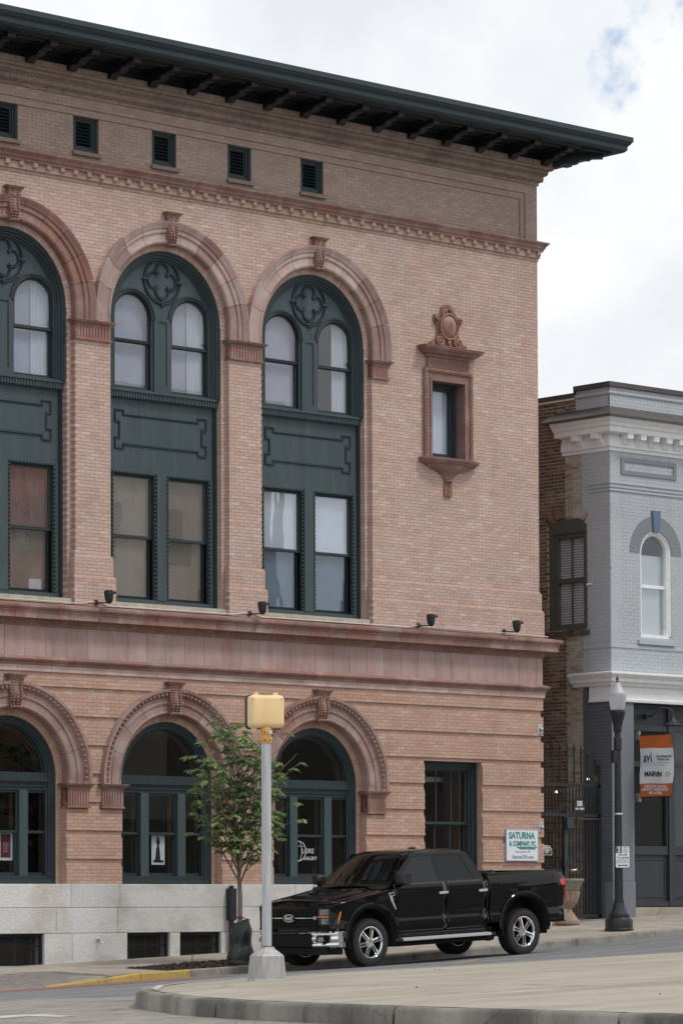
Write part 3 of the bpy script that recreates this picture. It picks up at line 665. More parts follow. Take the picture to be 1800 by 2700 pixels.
# --- eaves
RO = [(-.3,17.0),(1.26,17.0),(1.31,17.045),(1.315,17.12),(1.325,17.13),(1.34,17.15),(1.365,17.17),(1.375,17.20),(1.40,17.215),(1.40,17.31),(1.36,17.325),(-.3,17.46)]
def eave(prof, name, m, back=14.0):
    o = None
    b = MB(); b.rings([[(BX0-1, -d, z) for d, z in prof], [(BX1+d, -d, z) for d, z in prof]]); o = b.build(name, m, BLD, smooth=30)
    b = MB(); b.rings([[(BX1+d, -d+.001, z) for d, z in prof], [(BX1+d, back, z) for d, z in prof]]); b.build(name, m, BLD, smooth=30)
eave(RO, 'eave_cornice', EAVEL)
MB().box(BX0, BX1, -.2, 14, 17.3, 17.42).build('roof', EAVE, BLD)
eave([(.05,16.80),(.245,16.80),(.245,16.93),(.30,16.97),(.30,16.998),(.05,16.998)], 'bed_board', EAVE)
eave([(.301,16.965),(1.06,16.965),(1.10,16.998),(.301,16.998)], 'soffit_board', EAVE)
def bracket(M, nm='eave_bracket'):
    # scrolled profile in (out, z)
    pr = [(.245,16.66)]
    pr = [(.25,16.965),(.25,16.715),(.30,16.70),(.36,16.715),(.40,16.75),(.44,16.78),(.50,16.775),(.54,16.775),(.60,16.775),(.64,16.79),(.68,16.83),(.73,16.855),(.80,16.85),(.84,16.85),(.84,16.885),(1.04,16.885),(1.04,16.965)]
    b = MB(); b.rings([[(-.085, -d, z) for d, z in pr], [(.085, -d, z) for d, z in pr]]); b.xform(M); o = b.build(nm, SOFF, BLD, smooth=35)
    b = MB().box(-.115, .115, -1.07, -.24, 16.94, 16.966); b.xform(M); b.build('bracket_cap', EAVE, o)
xb = 50.02
while xb > BX0: bracket(Matrix.Translation((xb, 0, 0))); xb -= .932
for i in range(9): bracket(Matrix.Translation((BX1, .08+i*.932, 0)) @ Matrix.Rotation(PI/2, 4, 'Z'))
bracket(Matrix.Translation((BX1, 0, 0)) @ Matrix.Rotation(PI/4, 4, 'Z') @ Matrix.Diagonal((1, 1.3, 1, 1)))
# coffer rims between the brackets
xb = 50.02-.932
while xb > BX0:
    b = MB(); x0, x1 = xb+.17, xb+.76
    for q in ((x0,x1,-.98,-.94),(x0,x1,-.40,-.36),(x0,x0+.04,-.94,-.40),(x1-.04,x1,-.94,-.40)): b.box(*q, 16.93, 16.97)
    b.build('soffit_coffer', EAVE, BLD); xb -= .932
b = MB()
for q in ((50.35,51.12,-1.1,-1.06),(50.35,51.12,-.42,-.38),(50.35,50.39,-1.06,-.42),(51.08,51.12,-1.06,-.42)): b.box(*q, 16.95, 16.99)
b.build('soffit_coffer', EAVE, BLD)
# --- louvred attic vents
for c in vents[1:]:
    x0, x1, z0, z1 = c-.295, c+.295, 15.37, 16.07
    fr = MB()
    for ins_, y0 in ((0, .10), (.045, .125), (.08, .15)):
        t = .045
        fr.box(x0+ins_, x1-ins_, y0, .3, z1-ins_-t, z1-ins_).box(x0+ins_, x1-ins_, y0, .3, z0+ins_, z0+ins_+t).box(x0+ins_, x0+ins_+t, y0, .3, z0+ins_+t, z1-ins_-t).box(x1-ins_-t, x1-ins_, y0, .3, z0+ins_+t, z1-ins_-t)
    v = fr.build('louvre_vent', GREEN, BLD)
    for i in range(8):
        z = z0+.13+i*.062
        MB().prism([(.17, z), (.25, z+.052), (.258, z+.046), (.178, z-.006)], 'x', x0+.12, x1-.12).build('slat', GREEN, v)
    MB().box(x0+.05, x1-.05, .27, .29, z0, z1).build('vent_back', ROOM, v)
    MB().box(x0-.03, x1+.03, -.0, .2, z0-.07, z0-.004).build('vent_sill', bs_, BLD)
# ------------------------------------------------------------------ arches, capitals, keystones
UP = [(1.42,.14),(1.42,-.015),(1.445,-.04),(1.475,-.045),(1.49,-.025),(1.615,-.02),(1.625,-.05),(1.66,-.06),(1.70,-.055),(1.715,-.085),(1.76,-.095),(1.80,-.125),(1.83,-.13),(1.83,.02)]
LO = [(1.22,.16),(1.22,-.05),(1.235,-.075),(1.265,-.075),(1.28,-.06),(1.405,-.06),(1.415,-.085),(1.45,-.09),(1.46,-.07),(1.535,-.075),(1.545,-.10),(1.62,-.125),(1.635,-.155),(1.69,-.16),(1.69,.0)]
def cap_arc(c, zc, prof, nvous, zbot, m, seed):
    random.seed(seed); g_ = .0045
    cuts = [PI*i/nvous for i in range(nvous+1)]
    for i in range(nvous):
        a0, a1 = cuts[i]+g_/1.6, cuts[i+1]-g_/1.6
        if i == 0: a0 = 0
        if i == nvous-1: a1 = PI
        mm = m if random.random() < .86 else ({'pale_terracotta': TERRAM, 'mauve_terracotta': TERRA}.get(m.name, TERRAM))
        MB().arc(prof, (c, zc), a0, a1, 5, zbot if i == 0 else None, zbot if i == nvous-1 else None).build('voussoir', mm, BLD, smooth=28)
def fluted_cap(x0, x1, ztop, zbot, m, y0=-.03, left=True, right=True, nfl=9):
    hb = ztop-zbot; o = MB().box(x0, x1, y0, .12, zbot+.035, ztop-.09).build('capital', m, BLD)
    b = MB()
    for z0, z1, d in ((ztop-.09, ztop-.065, .018), (ztop-.065, ztop-.04, .04), (ztop-.04, ztop-.012, .07), (ztop-.012, ztop, .085), (zbot, zbot+.018, .022), (zbot+.018, zbot+.036, .012)):
        b.box(x0-d, x1+d, y0-d, .12, z0+.0004, z1-.0004)
    b.build('abacus', m, o)
    b = MB(); wd = (x1-x0-.08)/(nfl*2-1)
    for i in range(nfl):
        xa = x0+.04+i*2*wd; b.box(xa, xa+wd*1.05, y0-.014, y0, zbot+.05, ztop-.105)
    for y in (.02, .07): b.box(x0-.012, x0, y-.03, y-.008, zbot+.05, ztop-.105)
    b.box(x0-.001, x1+.001, y0-.015, y0, zbot+.036, zbot+.05).box(x0-.001, x1+.001, y0-.015, y0, ztop-.108, ztop-.09)
    b.build('flute', m, o)
def keystone(c, zt, zb, wt, wb, y, m, scale=1.0, nm='keystone'):
    # S-scroll console with cap, leaf down its middle
    h = zt-zb; n = 16; b = MB(); rs = []
    for i in range(n+1):
        t = i/n; z = zb+h*t; wd = (wb+(wt-wb)*t)/2
        out_ = y - scale*(.075+.06*math.sin(t*PI*1.15+.1)**2 + .05*t*t + (.045*math.cos(t*PI*5) if t < .22 else 0))
        rs.append([(c-wd, .02, z), (c-wd, out_, z), (c-wd*.8, out_-.012, z), (c-wd*.5, out_+.012, z), (c-wd*.16, out_-.02, z), (c+wd*.16, out_-.02, z), (c+wd*.5, out_+.012, z), (c+wd*.8, out_-.012, z), (c+wd, out_, z), (c+wd, .02, z)])
    b.rings(rs); o = b.build(nm, m, BLD, smooth=35)
    cpb = MB(); yo = y-scale*.15
    for z0, z1, d in ((zt, zt+.035, .0), (zt+.035, zt+.065, .03), (zt+.065, zt+.085, .055)):
        cpb.prism([(c-wt/2-d, .02), (c-wt/2-d, yo-d*.8), (c+wt/2+d, yo-d*.8), (c+wt/2+d, .02)], 'z', z0+.0003, z1-.0003)
    cpb.build('keystone_cap', m, o)
    lf = MB()
    for i in range(9):
        t = .16+.72*i/8; z = zb+h*t; wd = (wb+(wt-wb)*t)/2; out_ = y-scale*(.075+.06*math.sin(t*PI*1.15+.1)**2+.05*t*t)
        for s_ in (-1, 1): lf._ell((c+s_*wd*.62, out_-.014, z), wd*.26, .022, h*.045, 6, 4)
        if i < 3: lf._ell((c, out_-.03, z), wd*.3, .02, h*.05, 6, 4)
    for s_ in (-1, 0, 1): lf._ell((c+s_*wb*.3, y-scale*.125, zb+h*.05), wb*.17, .035, h*.055, 8, 5)
    lf.build('leaf_carving', m, o, smooth=60)
for bi, c in enumerate(BC):
    cap_arc(c, UZC, UP, 11, 12.29, TERRAP if bi else TERRA, 21+bi)
    cap_arc(c, LZC, LO, 9, 3.87, TERRAM, 31+bi)
    keystone(c, 14.42, 13.87, .27, .17, -.03, TERRAD, .58)
    keystone(c, 5.70, 5.17, .30, .22, -.06, TERRAD, .8)
    # ornaments run round the lower arch: eggs outside, beads inside
    for r_, y_, st, sz, nm in ((1.585, -.118, .098, (.036, .028, .040), 'egg_and_dart'), (1.25, -.078, .048, (.015, .014, .017), 'bead_row')):
        b = MB(); n = int(PI*r_/st)
        for i in range(n+1):
            a = PI*i/n; k0 = len(b.v)
            b._ell((0, 0, 0), sz[0], sz[1], sz[2], 6, 4)
            b.xform(Matrix.Translation((c+r_*math.cos(a), y_, LZC+r_*math.sin(a))) @ Matrix.Rotation(PI/2-a, 4, 'Y'), k0)
            if nm == 'egg_and_dart':
                a2 = a+PI/n/2; k0 = len(b.v); b._ell((0,0,0), .007, .022, .042, 4, 3)
                b.xform(Matrix.Translation((c+r_*math.cos(a2), y_, LZC+r_*math.sin(a2))) @ Matrix.Rotation(PI/2-a2, 4, 'Y'), k0)
        b.build(nm, TERRAD, BLD, kind='stuff', smooth=60)
    # ring of small bricks between stone and frame
    for zc_, ri, ro, y0, mm in ((UZC, 1.31, 1.425, .11, PINK), (LZC, 1.09, 1.235, .13, BUFF)):
        b = MB(); n = int(PI*ri/.068); rn = []
        for i in range(n):
            a0, a1 = PI*i/n+.003, PI*(i+1)/n-.003
            b.rings([[(c+r_*math.cos(a0), y, zc_+r_*math.sin(a0)) for r_, y in ((ri,y0),(ro,y0),(ro,y0+.16),(ri,y0+.16))], [(c+r_*math.cos(a1), y, zc_+r_*math.sin(a1)) for r_, y in ((ri,y0),(ro,y0),(ro,y0+.16),(ri,y0+.16))]]); rn += [random.random()]*8
        o = b.build('arch_brick_ring', mm, BLD, kind='stuff'); at = o.data.attributes.new('rnd', 'FLOAT', 'POINT')
        if len(rn) == len(o.data.vertices): at.data.foreach_set('value', rn)
        MB().arc([(ri+.004, y0+.006), (ro, y0+.006), (ro, y0+.15), (ri+.004, y0+.15)], (c, zc_), 0, PI, 40).build('ring_mortar', MORT, BLD)
# capitals: upper piers are as wide as the capital, lower ones carry two narrow capitals
pc = [BC[0]-1.8225, (BC[0]+BC[1])/2, (BC[1]+BC[2])/2]
for x in pc: fluted_cap(x-.405, x+.405, 12.29, 11.93, TERRA, nfl=11)
fluted_cap(BC[2]+1.42, BC[2]+1.83, 12.29, 11.93, TERRA, nfl=6)
for c in BC:
    for a, b_ in ((c-1.67, c-1.19), (c+1.19, c+1.67)): fluted_cap(a, b_, 3.87, 3.43, TERRA, y0=-.085, nfl=7)

# ------------------------------------------------------------------ windows
def arch_loop(cx, half, z0, zsr, n=20):
    return [(cx-half, z0), (cx+half, z0)] + [(cx+half*math.cos(PI*i/n), zsr+half*math.sin(PI*i/n)) for i in range(n+1)]
def rect_loop(x0, x1, z0, z1): return [(x0, z0), (x1, z0), (x1, z1), (x0, z1)]
def frame_rect(x0, x1, z0, z1, t, y0, y1, tb=None):
    return MB().plate([rect_loop(x0, x1, z0, z1), rect_loop(x0+t, x1-t, z0+(tb or t), z1-t)], y0, y1)
def pane(loop, y, m, parent, th=.006): return MB().plate([loop], y, y+th).build('pane', m, parent)
UPANES = {}
def upper_window(bi, c):
    pr = [(1.325,.36),(1.325,.135),(1.275,.135),(1.265,.155),(1.235,.155),(1.225,.185),(1.19,.185),(1.18,.215),(1.15,.215),(1.14,.24),(1.115,.245),(1.115,.36)]
    w_ = MB().arc(pr, (c, UZC), 0, PI, 40, 11.17, 11.17).build('arched_window', GREEN, BLD, smooth=28)
    holes = [arch_loop(c+s_*.695, .455, 11.2, 12.53) for s_ in (-1, 1)]
    MB().plate([arch_loop(c, 1.125, 11.16, UZC, 40)] + holes, .262, .31).build('tympanum', GREENP, w_)
    for s_ in (-1, 1):
        x = c+s_*.695
        b = MB().arc([(.455,.30),(.455,.245),(.475,.235),(.49,.245),(.505,.225),(.53,.225),(.545,.245),(.545,.27)], (x, 12.53), R(-2), R(182), 22).build('hood_moulding', GREEN, w_, smooth=30)
        # upper sash with arched head, lower sash in front of a deeper plane
        MB().plate([arch_loop(x, .455, 12.06, 12.53), arch_loop(x, .415, 12.115, 12.53)], .288, .33).build('upper_sash', EAVE if s_ < 0 else GREEN, w_)
        MB().plate([rect_loop(x-.455, x+.455, 11.19, 12.10), rect_loop(x-.40, x+.40, 11.25, 12.05)], .332, .37).build('lower_sash', GREEN, w_)
        pane(arch_loop(x, .425, 12.09, 12.53), .306, GLASS, w_); pane(rect_loop(x-.41, x+.41, 11.24, 12.07), .35, GLASS, w_)
        if not (bi == 2 and s_ > 0):
            MB().plate([arch_loop(x, .46, 11.2, 12.53)], .42, .425).build('blind', LAV, w_)
        # curtain gathered at the right of the right-hand light
        if s_ > 0 or bi == 0:
            b = MB(); n = 16; x0, x1 = x+.02, x+.44
            rs = []
            for i in range(n+1):
                xx_ = x0+(x1-x0)*i/n; yy = .40+.012*math.sin(i*2.1); rs.append([(xx_, yy, 11.2), (xx_, yy, 13.0)])
            b.rings(rs, closed=False, caps=False); b.build('curtain', SHEER, w_, smooth=60)
    # mullion pilaster with sunk panel
    MB().plate([rect_loop(c-.195, c+.195, 11.17, 12.56), rect_loop(c-.105, c+.105, 11.30, 12.50)], .225, .30).build('mullion', GREENP, w_)
    MB().box(c-.11, c+.11, .245, .29, 11.29, 12.51).build('mullion_panel', GREENP, w_)
    # roundel: ring, quatrefoil and four buds
    zc_ = 13.27; cc = (c+.01, zc_)
    n = 48
    def ringtube(cx, cz, rr, tr, y, a0=0, a1=2*PI, nn=48):
        b = MB(); pts = [(cx+rr*math.cos(a0+(a1-a0)*i/nn), y, cz+rr*math.sin(a0+(a1-a0)*i/nn)) for i in range(nn+1)]
        return b.tube(pts, tr, 6)
    b = MB()
    for rr, tr, y in ((.425, .022, .250), (.385, .012, .257)):
        t = ringtube(cc[0], cc[1], rr, tr, y); b.add(t.v, t.f)
    b.build('roundel_ring', GREEN, w_, smooth=60)
    b = MB()
    for q in range(4):
        a = q*PI/2; ox, oz = cc[0]+.185*math.cos(a), cc[1]+.185*math.sin(a)
        for rr, tr, y in ((.158, .019, .250), (.125, .012, .256)):
            t = ringtube(ox, oz, rr, tr, y, a-R(128), a+R(128), 18); b.add(t.v, t.f)
    b.build('quatrefoil', GREEN, w_, smooth=60)
    for q in range(4):
        a = q*PI/2; b = MB()
        for r_, sz in ((.405, .038), (.455, .032), (.36, .026)): b._ell((cc[0]+r_*math.cos(a), .235, cc[1]+r_*math.sin(a)), sz, .025, sz, 6, 4)
        for s_ in (-1, 1): b._ell((cc[0]+.42*math.cos(a)-s_*.045*math.sin(a), .238, cc[1]+.42*math.sin(a)+s_*.045*math.cos(a)), .022, .02, .022, 6, 4)
        b.build('bud', GREEN, w_, smooth=60)
    # dentilled transom and spandrel
    t = MB().box(c-1.33, c+1.33, .17, .36, 11.125, 11.165).box(c-1.33, c+1.33, .20, .36, 11.10, 11.125).box(c-1.33, c+1.33, .245, .36, 11.0, 11.10).build('transom', GREENP, w_)
    b = MB(); x = c-1.30
    while x < c+1.30: b.box(x, x+.04, .19, .246, 11.015, 11.098); x += .064
    b.build('dentil_row', GREENP, t, kind='stuff')
    s = MB().box(c-1.325, c+1.325, .285, .34, 9.66, 11.0).build('spandrel_panel', GREENP, BLD)
    for x0, x1 in ((c-1.325, c-1.26), (c+1.26, c+1.325)): MB().box(x0, x1, .24, .30, 7.22, 11.0).build('panel_stile', GREEN, s)
    P = [(-1.10,10.76),(-1.10,10.55),(-1.0,10.55),(-1.0,10.29),(-1.10,10.29),(-1.10,10.06),(-.87,10.06),(-.87,10.14),(.87,10.14),(.87,10.06),(1.10,10.06),(1.10,10.29),(1.0,10.29),(1.0,10.55),(1.10,10.55),(1.10,10.80),(.87,10.80),(.87,10.72),(-.87,10.72),(-.87,10.80),(-1.10,10.80)]
    P[0] = (-1.10,10.80); P = P[:-1]
    def off(P, d):
        o = []
        for i in range(len(P)):
            a, b_, e_ = Vector(P[i-1]), Vector(P[i]), Vector(P[(i+1) % len(P)])
            t0 = (b_-a).normalized(); t1 = (e_-b_).normalized(); n0 = Vector((-t0.y, t0.x)); n1_ = Vector((-t1.y, t1.x)); o.append(tuple(b_+(n0+n1_)*d))
        return o
    b = MB(); rs = [[(c+x, .286, z) for x, z in P], [(c+x, .258, z) for x, z in off(P, .006)], [(c+x, .258, z) for x, z in off(P, .02)], [(c+x, .270, z) for x, z in off(P, .026)], [(c+x, .270, z) for x, z in off(P, .038)], [(c+x, .286, z) for x, z in off(P, .044)]]
    b.rings(rs, caps=False); b.build('panel_moulding', GREEN, s)
def lower_pair(bi, c):
    z0, z1 = 7.21, 9.66
    w_ = MB().box(c-1.26, c+1.26, .27, .40, z0, 7.31).box(c-.115, c+.115, .255, .40, 7.31, z1).box(c-1.26, c-1.19, .28, .40, 7.31, z1).box(c+1.19, c+1.26, .28, .40, 7.31, z1).build('double_window', GREENP, BLD)
    for s_ in (-1, 1):
        xa, xb_ = (c-1.19, c-.115) if s_ < 0 else (c+.115, c+1.19)
        # carved border
        b = MB()
        for i in range(30): b._ell((xa+.035, .272, 7.34+i*.077), .026, .022, .032, 6, 4); b._ell((xb_-.035, .272, 7.34+i*.077), .026, .022, .032, 6, 4)
        for i in range(13): b._ell((xa+.06+i*.079, .268, z1-.03), .032, .022, .026, 6, 4)
        b.build('carved_border', GREEN, w_, kind='stuff', smooth=60)
        MB().plate([rect_loop(xa, xb_, 7.3, z1), rect_loop(xa+.065, xb_-.065, 7.31, z1-.055)], .285, .33).build('casing', GREEN, w_)
        x0, x1 = xa+.065, xb_-.065
        frame_rect(x0, x1, 8.44, z1-.05, .045, .335, .37).build('upper_sash', GREEN, w_)
        frame_rect(x0, x1, 7.30, 8.50, .06, .372, .41, .07).build('lower_sash', EAVE, w_)
        pane(rect_loop(x0+.03, x1-.03, 8.46, z1-.08), .352, GLASSW, w_); pane(rect_loop(x0+.04, x1-.04, 7.35, 8.47), .388, GLASSW if bi < 2 else GLASS, w_)
        bl = {0: (BRNB, TANREF), 1: (TANREF, TANREF), 2: (PALEB, SKYREF)}[bi]  # tan and blue blinds carry the colours of reflections in the glass
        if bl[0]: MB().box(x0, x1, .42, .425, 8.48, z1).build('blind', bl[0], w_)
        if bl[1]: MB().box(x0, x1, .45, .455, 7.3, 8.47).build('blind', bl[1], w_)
    MB().box(c-1.40, c+1.40, -.02, .30, 7.10, 7.205).build('window_sill', SILL, w_)
    if bi == 0: MB().plate([rect_loop(c+.70, c+.98, 7.33, 7.56)], .43, .44).build('propped_card', WHITE, w_)
for bi, c in enumerate(BC): upper_window(bi, c); lower_pair(bi, c)
def shop_window(bi, c):
    pr = [(1.10,.40),(1.10,.16),(1.06,.16),(1.05,.185),(1.02,.185),(1.01,.21),(.97,.21),(.965,.24),(.94,.25),(.94,.40)]
    w_ = MB().arc(pr, (c, LZC), 0, PI, 36, 2.07, 2.07).build('shop_window', GREEN, BLD, smooth=28)
    fl = [(c+.955*math.cos(PI*i/30), LZC+.055+.945*math.sin(PI*i/30)) for i in range(31)]
    pane(fl, .32, GLASSD, w_)
    MB().arc([(.955,.31),(.90,.31),(.90,.36),(.955,.36)], (c, LZC+.02), R(2), R(178), 30).build('fanlight_sash', GREEN, w_, smooth=30)
    MB().arc([(.935,.37),(.90,.37),(.90,.52),(.935,.52)], (c, LZC), 0, PI, 30).build('inner_arch', WARM, w_, smooth=30)
    b = MB()
    for z0, z1, y0 in ((3.985, 4.06, .25), (3.92, 3.985, .225), (3.895, 3.92, .195), (3.86, 3.895, .225), (3.80, 3.86, .24), (3.74, 3.80, .26)): b.box(c-1.07, c+1.07, y0, .40, z0+.0003, z1-.0003)
    b.build('transom', GREEN, w_)
    MB().box(c-1.09, c+1.09, .19, .42, 2.07, 2.14).box(c-1.05, c+1.05, .225, .42, 2.14, 2.21).build('bottom_rail', GREEN, w_)
    for x0, x1 in ((c-.53, c-.345), (c+.345, c+.53)): MB().box(x0, x1, .235, .40, 2.21, 3.74).build('mullion', GREENP, w_)
    for x0, x1 in ((c-1.0, c-.53), (c-.345, c+.345), (c+.53, c+1.0)):
        frame_rect(x0, x1, 2.97, 3.74, .045, .285, .32).build('upper_sash', GREEN, w_)
        frame_rect(x0, x1, 2.21, 3.02, .055, .325, .36).build('lower_sash', GREEN, w_)
        pane(rect_loop(x0+.03, x1-.03, 2.99, 3.71), .30, GLASSD, w_); pane(rect_loop(x0+.04, x1-.04, 2.24, 2.99), .342, GLASSD, w_)
        MB().box(x1-.065, x1-.045, .38, .46, 2.25, 3.70).build('inner_jamb', WARM, w_)
    return w_
SW = [shop_window(bi, c) for bi, c in enumerate(BC)]
# sheets hung in the windows, and the lettering on the glass of the right one
c = BC[1]; PAPER = mat('white_paper', (.88,.89,.90), None, rough=.8); INK = mat('black_ink', (.015,.015,.017), None, rough=.8)
ps = thing('window_poster', (c+.0, .42, 2.55), 'white poster with a black kneeling figure hung in the middle shop window', 'poster')
MB().box(c-.165, c+.145, .376, .380, 2.42, 3.00).build('sheet', PAPER, ps)
figp = [(-.10,2.46),(.12,2.46),(.13,2.50),(.05,2.51),(.045,2.60),(.03,2.72),(.02,2.78),(.04,2.82),(.03,2.90),(-.005,2.955),(-.035,2.90),(-.045,2.82),(-.02,2.78),(-.05,2.70),(-.06,2.58),(-.075,2.51),(-.12,2.50)]
MB().plate([[(c-.01+x, z) for x, z in figp]], .371, .3755).build('printed_figure', INK, ps)
c = BC[0]
ps = thing('window_poster', (c+.2, .42, 2.6), 'framed dark red print hanging in the leftmost shop window', 'poster')
MB().box(c+.0, c+.31, .376, .380, 2.48, 3.02).build('sheet', PAPER, ps)
MB().box(c+.03, c+.25, .371, .3755, 2.53, 2.95).build('printed_field', mat('dark_red_ink', (.20,.03,.05), (.10,.02,.03), 9, .6), ps)
MB().box(c+.08, c+.20, .367, .3705, 2.62, 2.80).build('printed_shape', mat('dull_pink_ink', (.32,.12,.13), None, rough=.6), ps)
c = BC[2]; FR = mat('frosted_lettering', (.42,.44,.46), None, rough=.6)
lg = thing('gallery_lettering', (c, .33, 2.6), 'frosted globe sign reading Colors Gallery on the right shop window glass', 'window sign')
b = MB(); gx_, gz_ = c-.24, 2.70
for a0, a1, rr in ((0, 2*PI, .19),): b.tube([(gx_+rr*math.cos(a0+(a1-a0)*i/30), .334, gz_+rr*math.sin(a0+(a1-a0)*i/30)) for i in range(31)], .011, 4)
b.tube([(gx_+.085*math.cos(PI/2+PI*i/16), .334, gz_+.19*math.sin(PI/2+PI*i/16)) for i in range(17)], .009, 4)
b.tube([(gx_+.085*math.cos(-PI/2+PI*i/16), .334, gz_+.19*math.sin(-PI/2+PI*i/16)) for i in range(17)], .008, 4)
for dz in (.10, .0, -.10):
    hw = math.sqrt(.19**2-dz**2); b.tube([(gx_-hw, .334, gz_+dz), (gx_+(hw if dz > .05 else -hw*.1), .334, gz_+dz*.9)], .007, 4)
b.build('globe_mark', FR, lg)
text_obj('LORS', .13, FR, lg, FRONT(c+.0, .334, 2.70), .003)
text_obj('GALLERY', .085, FR, lg, FRONT(c+.06, .334, 2.56), .003)
# --- rectangular ground-floor window
x0, x1 = 46.83, 48.42
w_ = MB()
for i_, y0 in ((0, .13), (.06, .16), (.11, .20)):
    t = .06; w_.plate([rect_loop(x0+i_, x1-i_, 2.07, 4.53-i_), rect_loop(x0+i_+t, x1-i_-t, 2.12, 4.53-i_-t)], y0, .36)
w_ = w_.build('sash_window', GREEN, BLD)
frame_rect(x0+.17, x1-.17, 3.26, 4.37, .05, .25, .29).build('upper_sash', GREEN, w_); frame_rect(x0+.17, x1-.17, 2.12, 3.32, .055, .295, .335).build('lower_sash', GREEN, w_)
for k_ in (1, 2):
    xm = x0+.17+(x1-x0-.34)*k_/3; MB().box(xm-.014, xm+.014, .262, .28, 3.30, 4.33).build('glazing_bar', GREEN, w_); MB().box(xm-.014, xm+.014, .305, .325, 2.17, 3.27).build('glazing_bar', GREEN, w_)
pane(rect_loop(x0+.2, x1-.2, 3.28, 4.34), .271, GLASSD, w_); pane(rect_loop(x0+.2, x1-.2, 2.15, 3.28), .313, GLASSD, w_)
MB().box(x0+.05, x1-.05, .9, .95, 4.13, 4.23).build('valance', PAPER, w_)
MB().box(x1-.28, x1-.20, .36, .8, 2.12, 4.33).build('inner_jamb', WARM, w_)
# --- small ornate window
c = 47.52
for nm, lp, y0, y1 in (('window_architrave', [rect_loop(c-.61, c+.61, 10.49, 12.24), rect_loop(c-.455, c+.455, 10.48, 12.05)], -.05, .10),
                       ('architrave_bead', [rect_loop(c-.655, c+.655, 10.485, 12.285), rect_loop(c-.585, c+.585, 10.47, 12.215)], -.08, .10),
                       ('architrave_inner', [rect_loop(c-.50, c+.50, 10.485, 12.10), rect_loop(c-.45, c+.45, 10.47, 12.045)], -.065, .25)):
    MB().plate(lp, y0, y1).build(nm, TERRA if nm != 'architrave_bead' else TERRAD, BLD)
b = MB()
for i in range(26):
    for s_ in (-1, 1): b._ell((c+s_*.622, -.082, 10.53+i*.067), .022, .02, .028, 6, 4)
for i in range(18): b._ell((c-.57+i*.067, -.082, 12.25), .028, .02, .022, 6, 4)
b.build('leaf_border', TERRAD, BLD, kind='stuff', smooth=60)
fl_ = MB().box(c-.57, c+.57, -.05, .1, 12.286, 12.52).build('fluted_frieze', TERRA, BLD)
b = MB()
for i in range(19): xx = c-.55+i*.0602; b.box(xx, xx+.032, -.068, -.05, 12.30, 12.51)
b.build('flute', TERRA, fl_)
b = MB()
for z0, z1, d in ((12.52,12.575,.03),(12.575,12.60,.10),(12.60,12.635,.13),(12.635,12.665,.17),(12.665,12.70,.20),(12.70,12.715,.215)):
    b.rings([[(c-.60-d,.05,z0+.0003),(c-.60-d,-.06-d,z0+.0003),(c+.60+d,-.06-d,z0+.0003),(c+.60+d,.05,z0+.0003)],[(c-.60-d,.05,z1-.0003),(c-.60-d,-.06-d,z1-.0003),(c+.60+d,-.06-d,z1-.0003),(c+.60+d,.05,z1-.0003)]])
b.build('hood_cornice', TERRA, BLD)
# cartouche: shield, crest and scrolls
ct = MB(); zc_ = 13.16
ct.plate([[(c-.50,12.715),(c+.52,12.715),(c+.52,12.80),(c+.36,12.87),(c+.30,13.0),(c+.28,13.12),(c+.36,13.22),(c+.36,13.34),(c+.20,13.40),(c+.16,13.54),(c+.05,13.60),(c-.06,13.60),(c-.16,13.54),(c-.20,13.40),(c-.37,13.37),(c-.37,13.24),(c-.28,13.16),(c-.28,13.02),(c-.34,12.88),(c-.50,12.80)]], -.05, .03)
cto = ct.build('cartouche', TERRAD, BLD)
MB()._ell((c, -.06, 13.15), .215, .09, .235, 16, 8).build('shield', TERRA, cto, smooth=60)
b = MB(); b.tube([(c+.235*math.cos(2*PI*i/30), -.09, 13.15+.25*math.sin(2*PI*i/30)) for i in range(31)], .028, 6)
def spiral(b, cx, cz, r0, turns, s_, a0, tr=.022, y=-.08):
    n = int(24*turns); b.tube([(cx+s_*r0*(1-.8*i/n)*math.cos(a0+2*PI*turns*i/n), y, cz+r0*(1-.8*i/n)*math.sin(a0+2*PI*turns*i/n)) for i in range(n+1)], tr, 5)
for s_ in (-1, 1):
    spiral(b, c+s_*.12, 13.38, .085, 1.4, s_, PI/2); spiral(b, c+s_*.31, 13.29, .055, 1.2, s_, 0)
    spiral(b, c+s_*.25, 12.86, .12, 1.5, s_, PI/2, .026); spiral(b, c+s_*.42, 12.76, .05, 1.2, s_, 0)
    for i in range(4): b._ell((c+s_*(.05+.035*i), -.07, 13.50-.03*i), .028, .03, .06, 6, 4)
    for i in range(5): b._ell((c+s_*(.16+.03*i), -.075, 12.98-.035*i), .03, .03, .035, 6, 4)
b._ell((c, -.08, 13.53), .035, .035, .075, 6, 4); b._ell((c, -.085, 12.84), .05, .03, .07, 6, 4)
for dx_, dz in ((0,.05),(.03,0),(-.03,0),(0,-.05),(0,0)): b._ell((c+dx_, -.145, 13.16+dz), .018, .018, .024, 6, 4)
b.build('scroll_carving', TERRAD, cto, smooth=60)
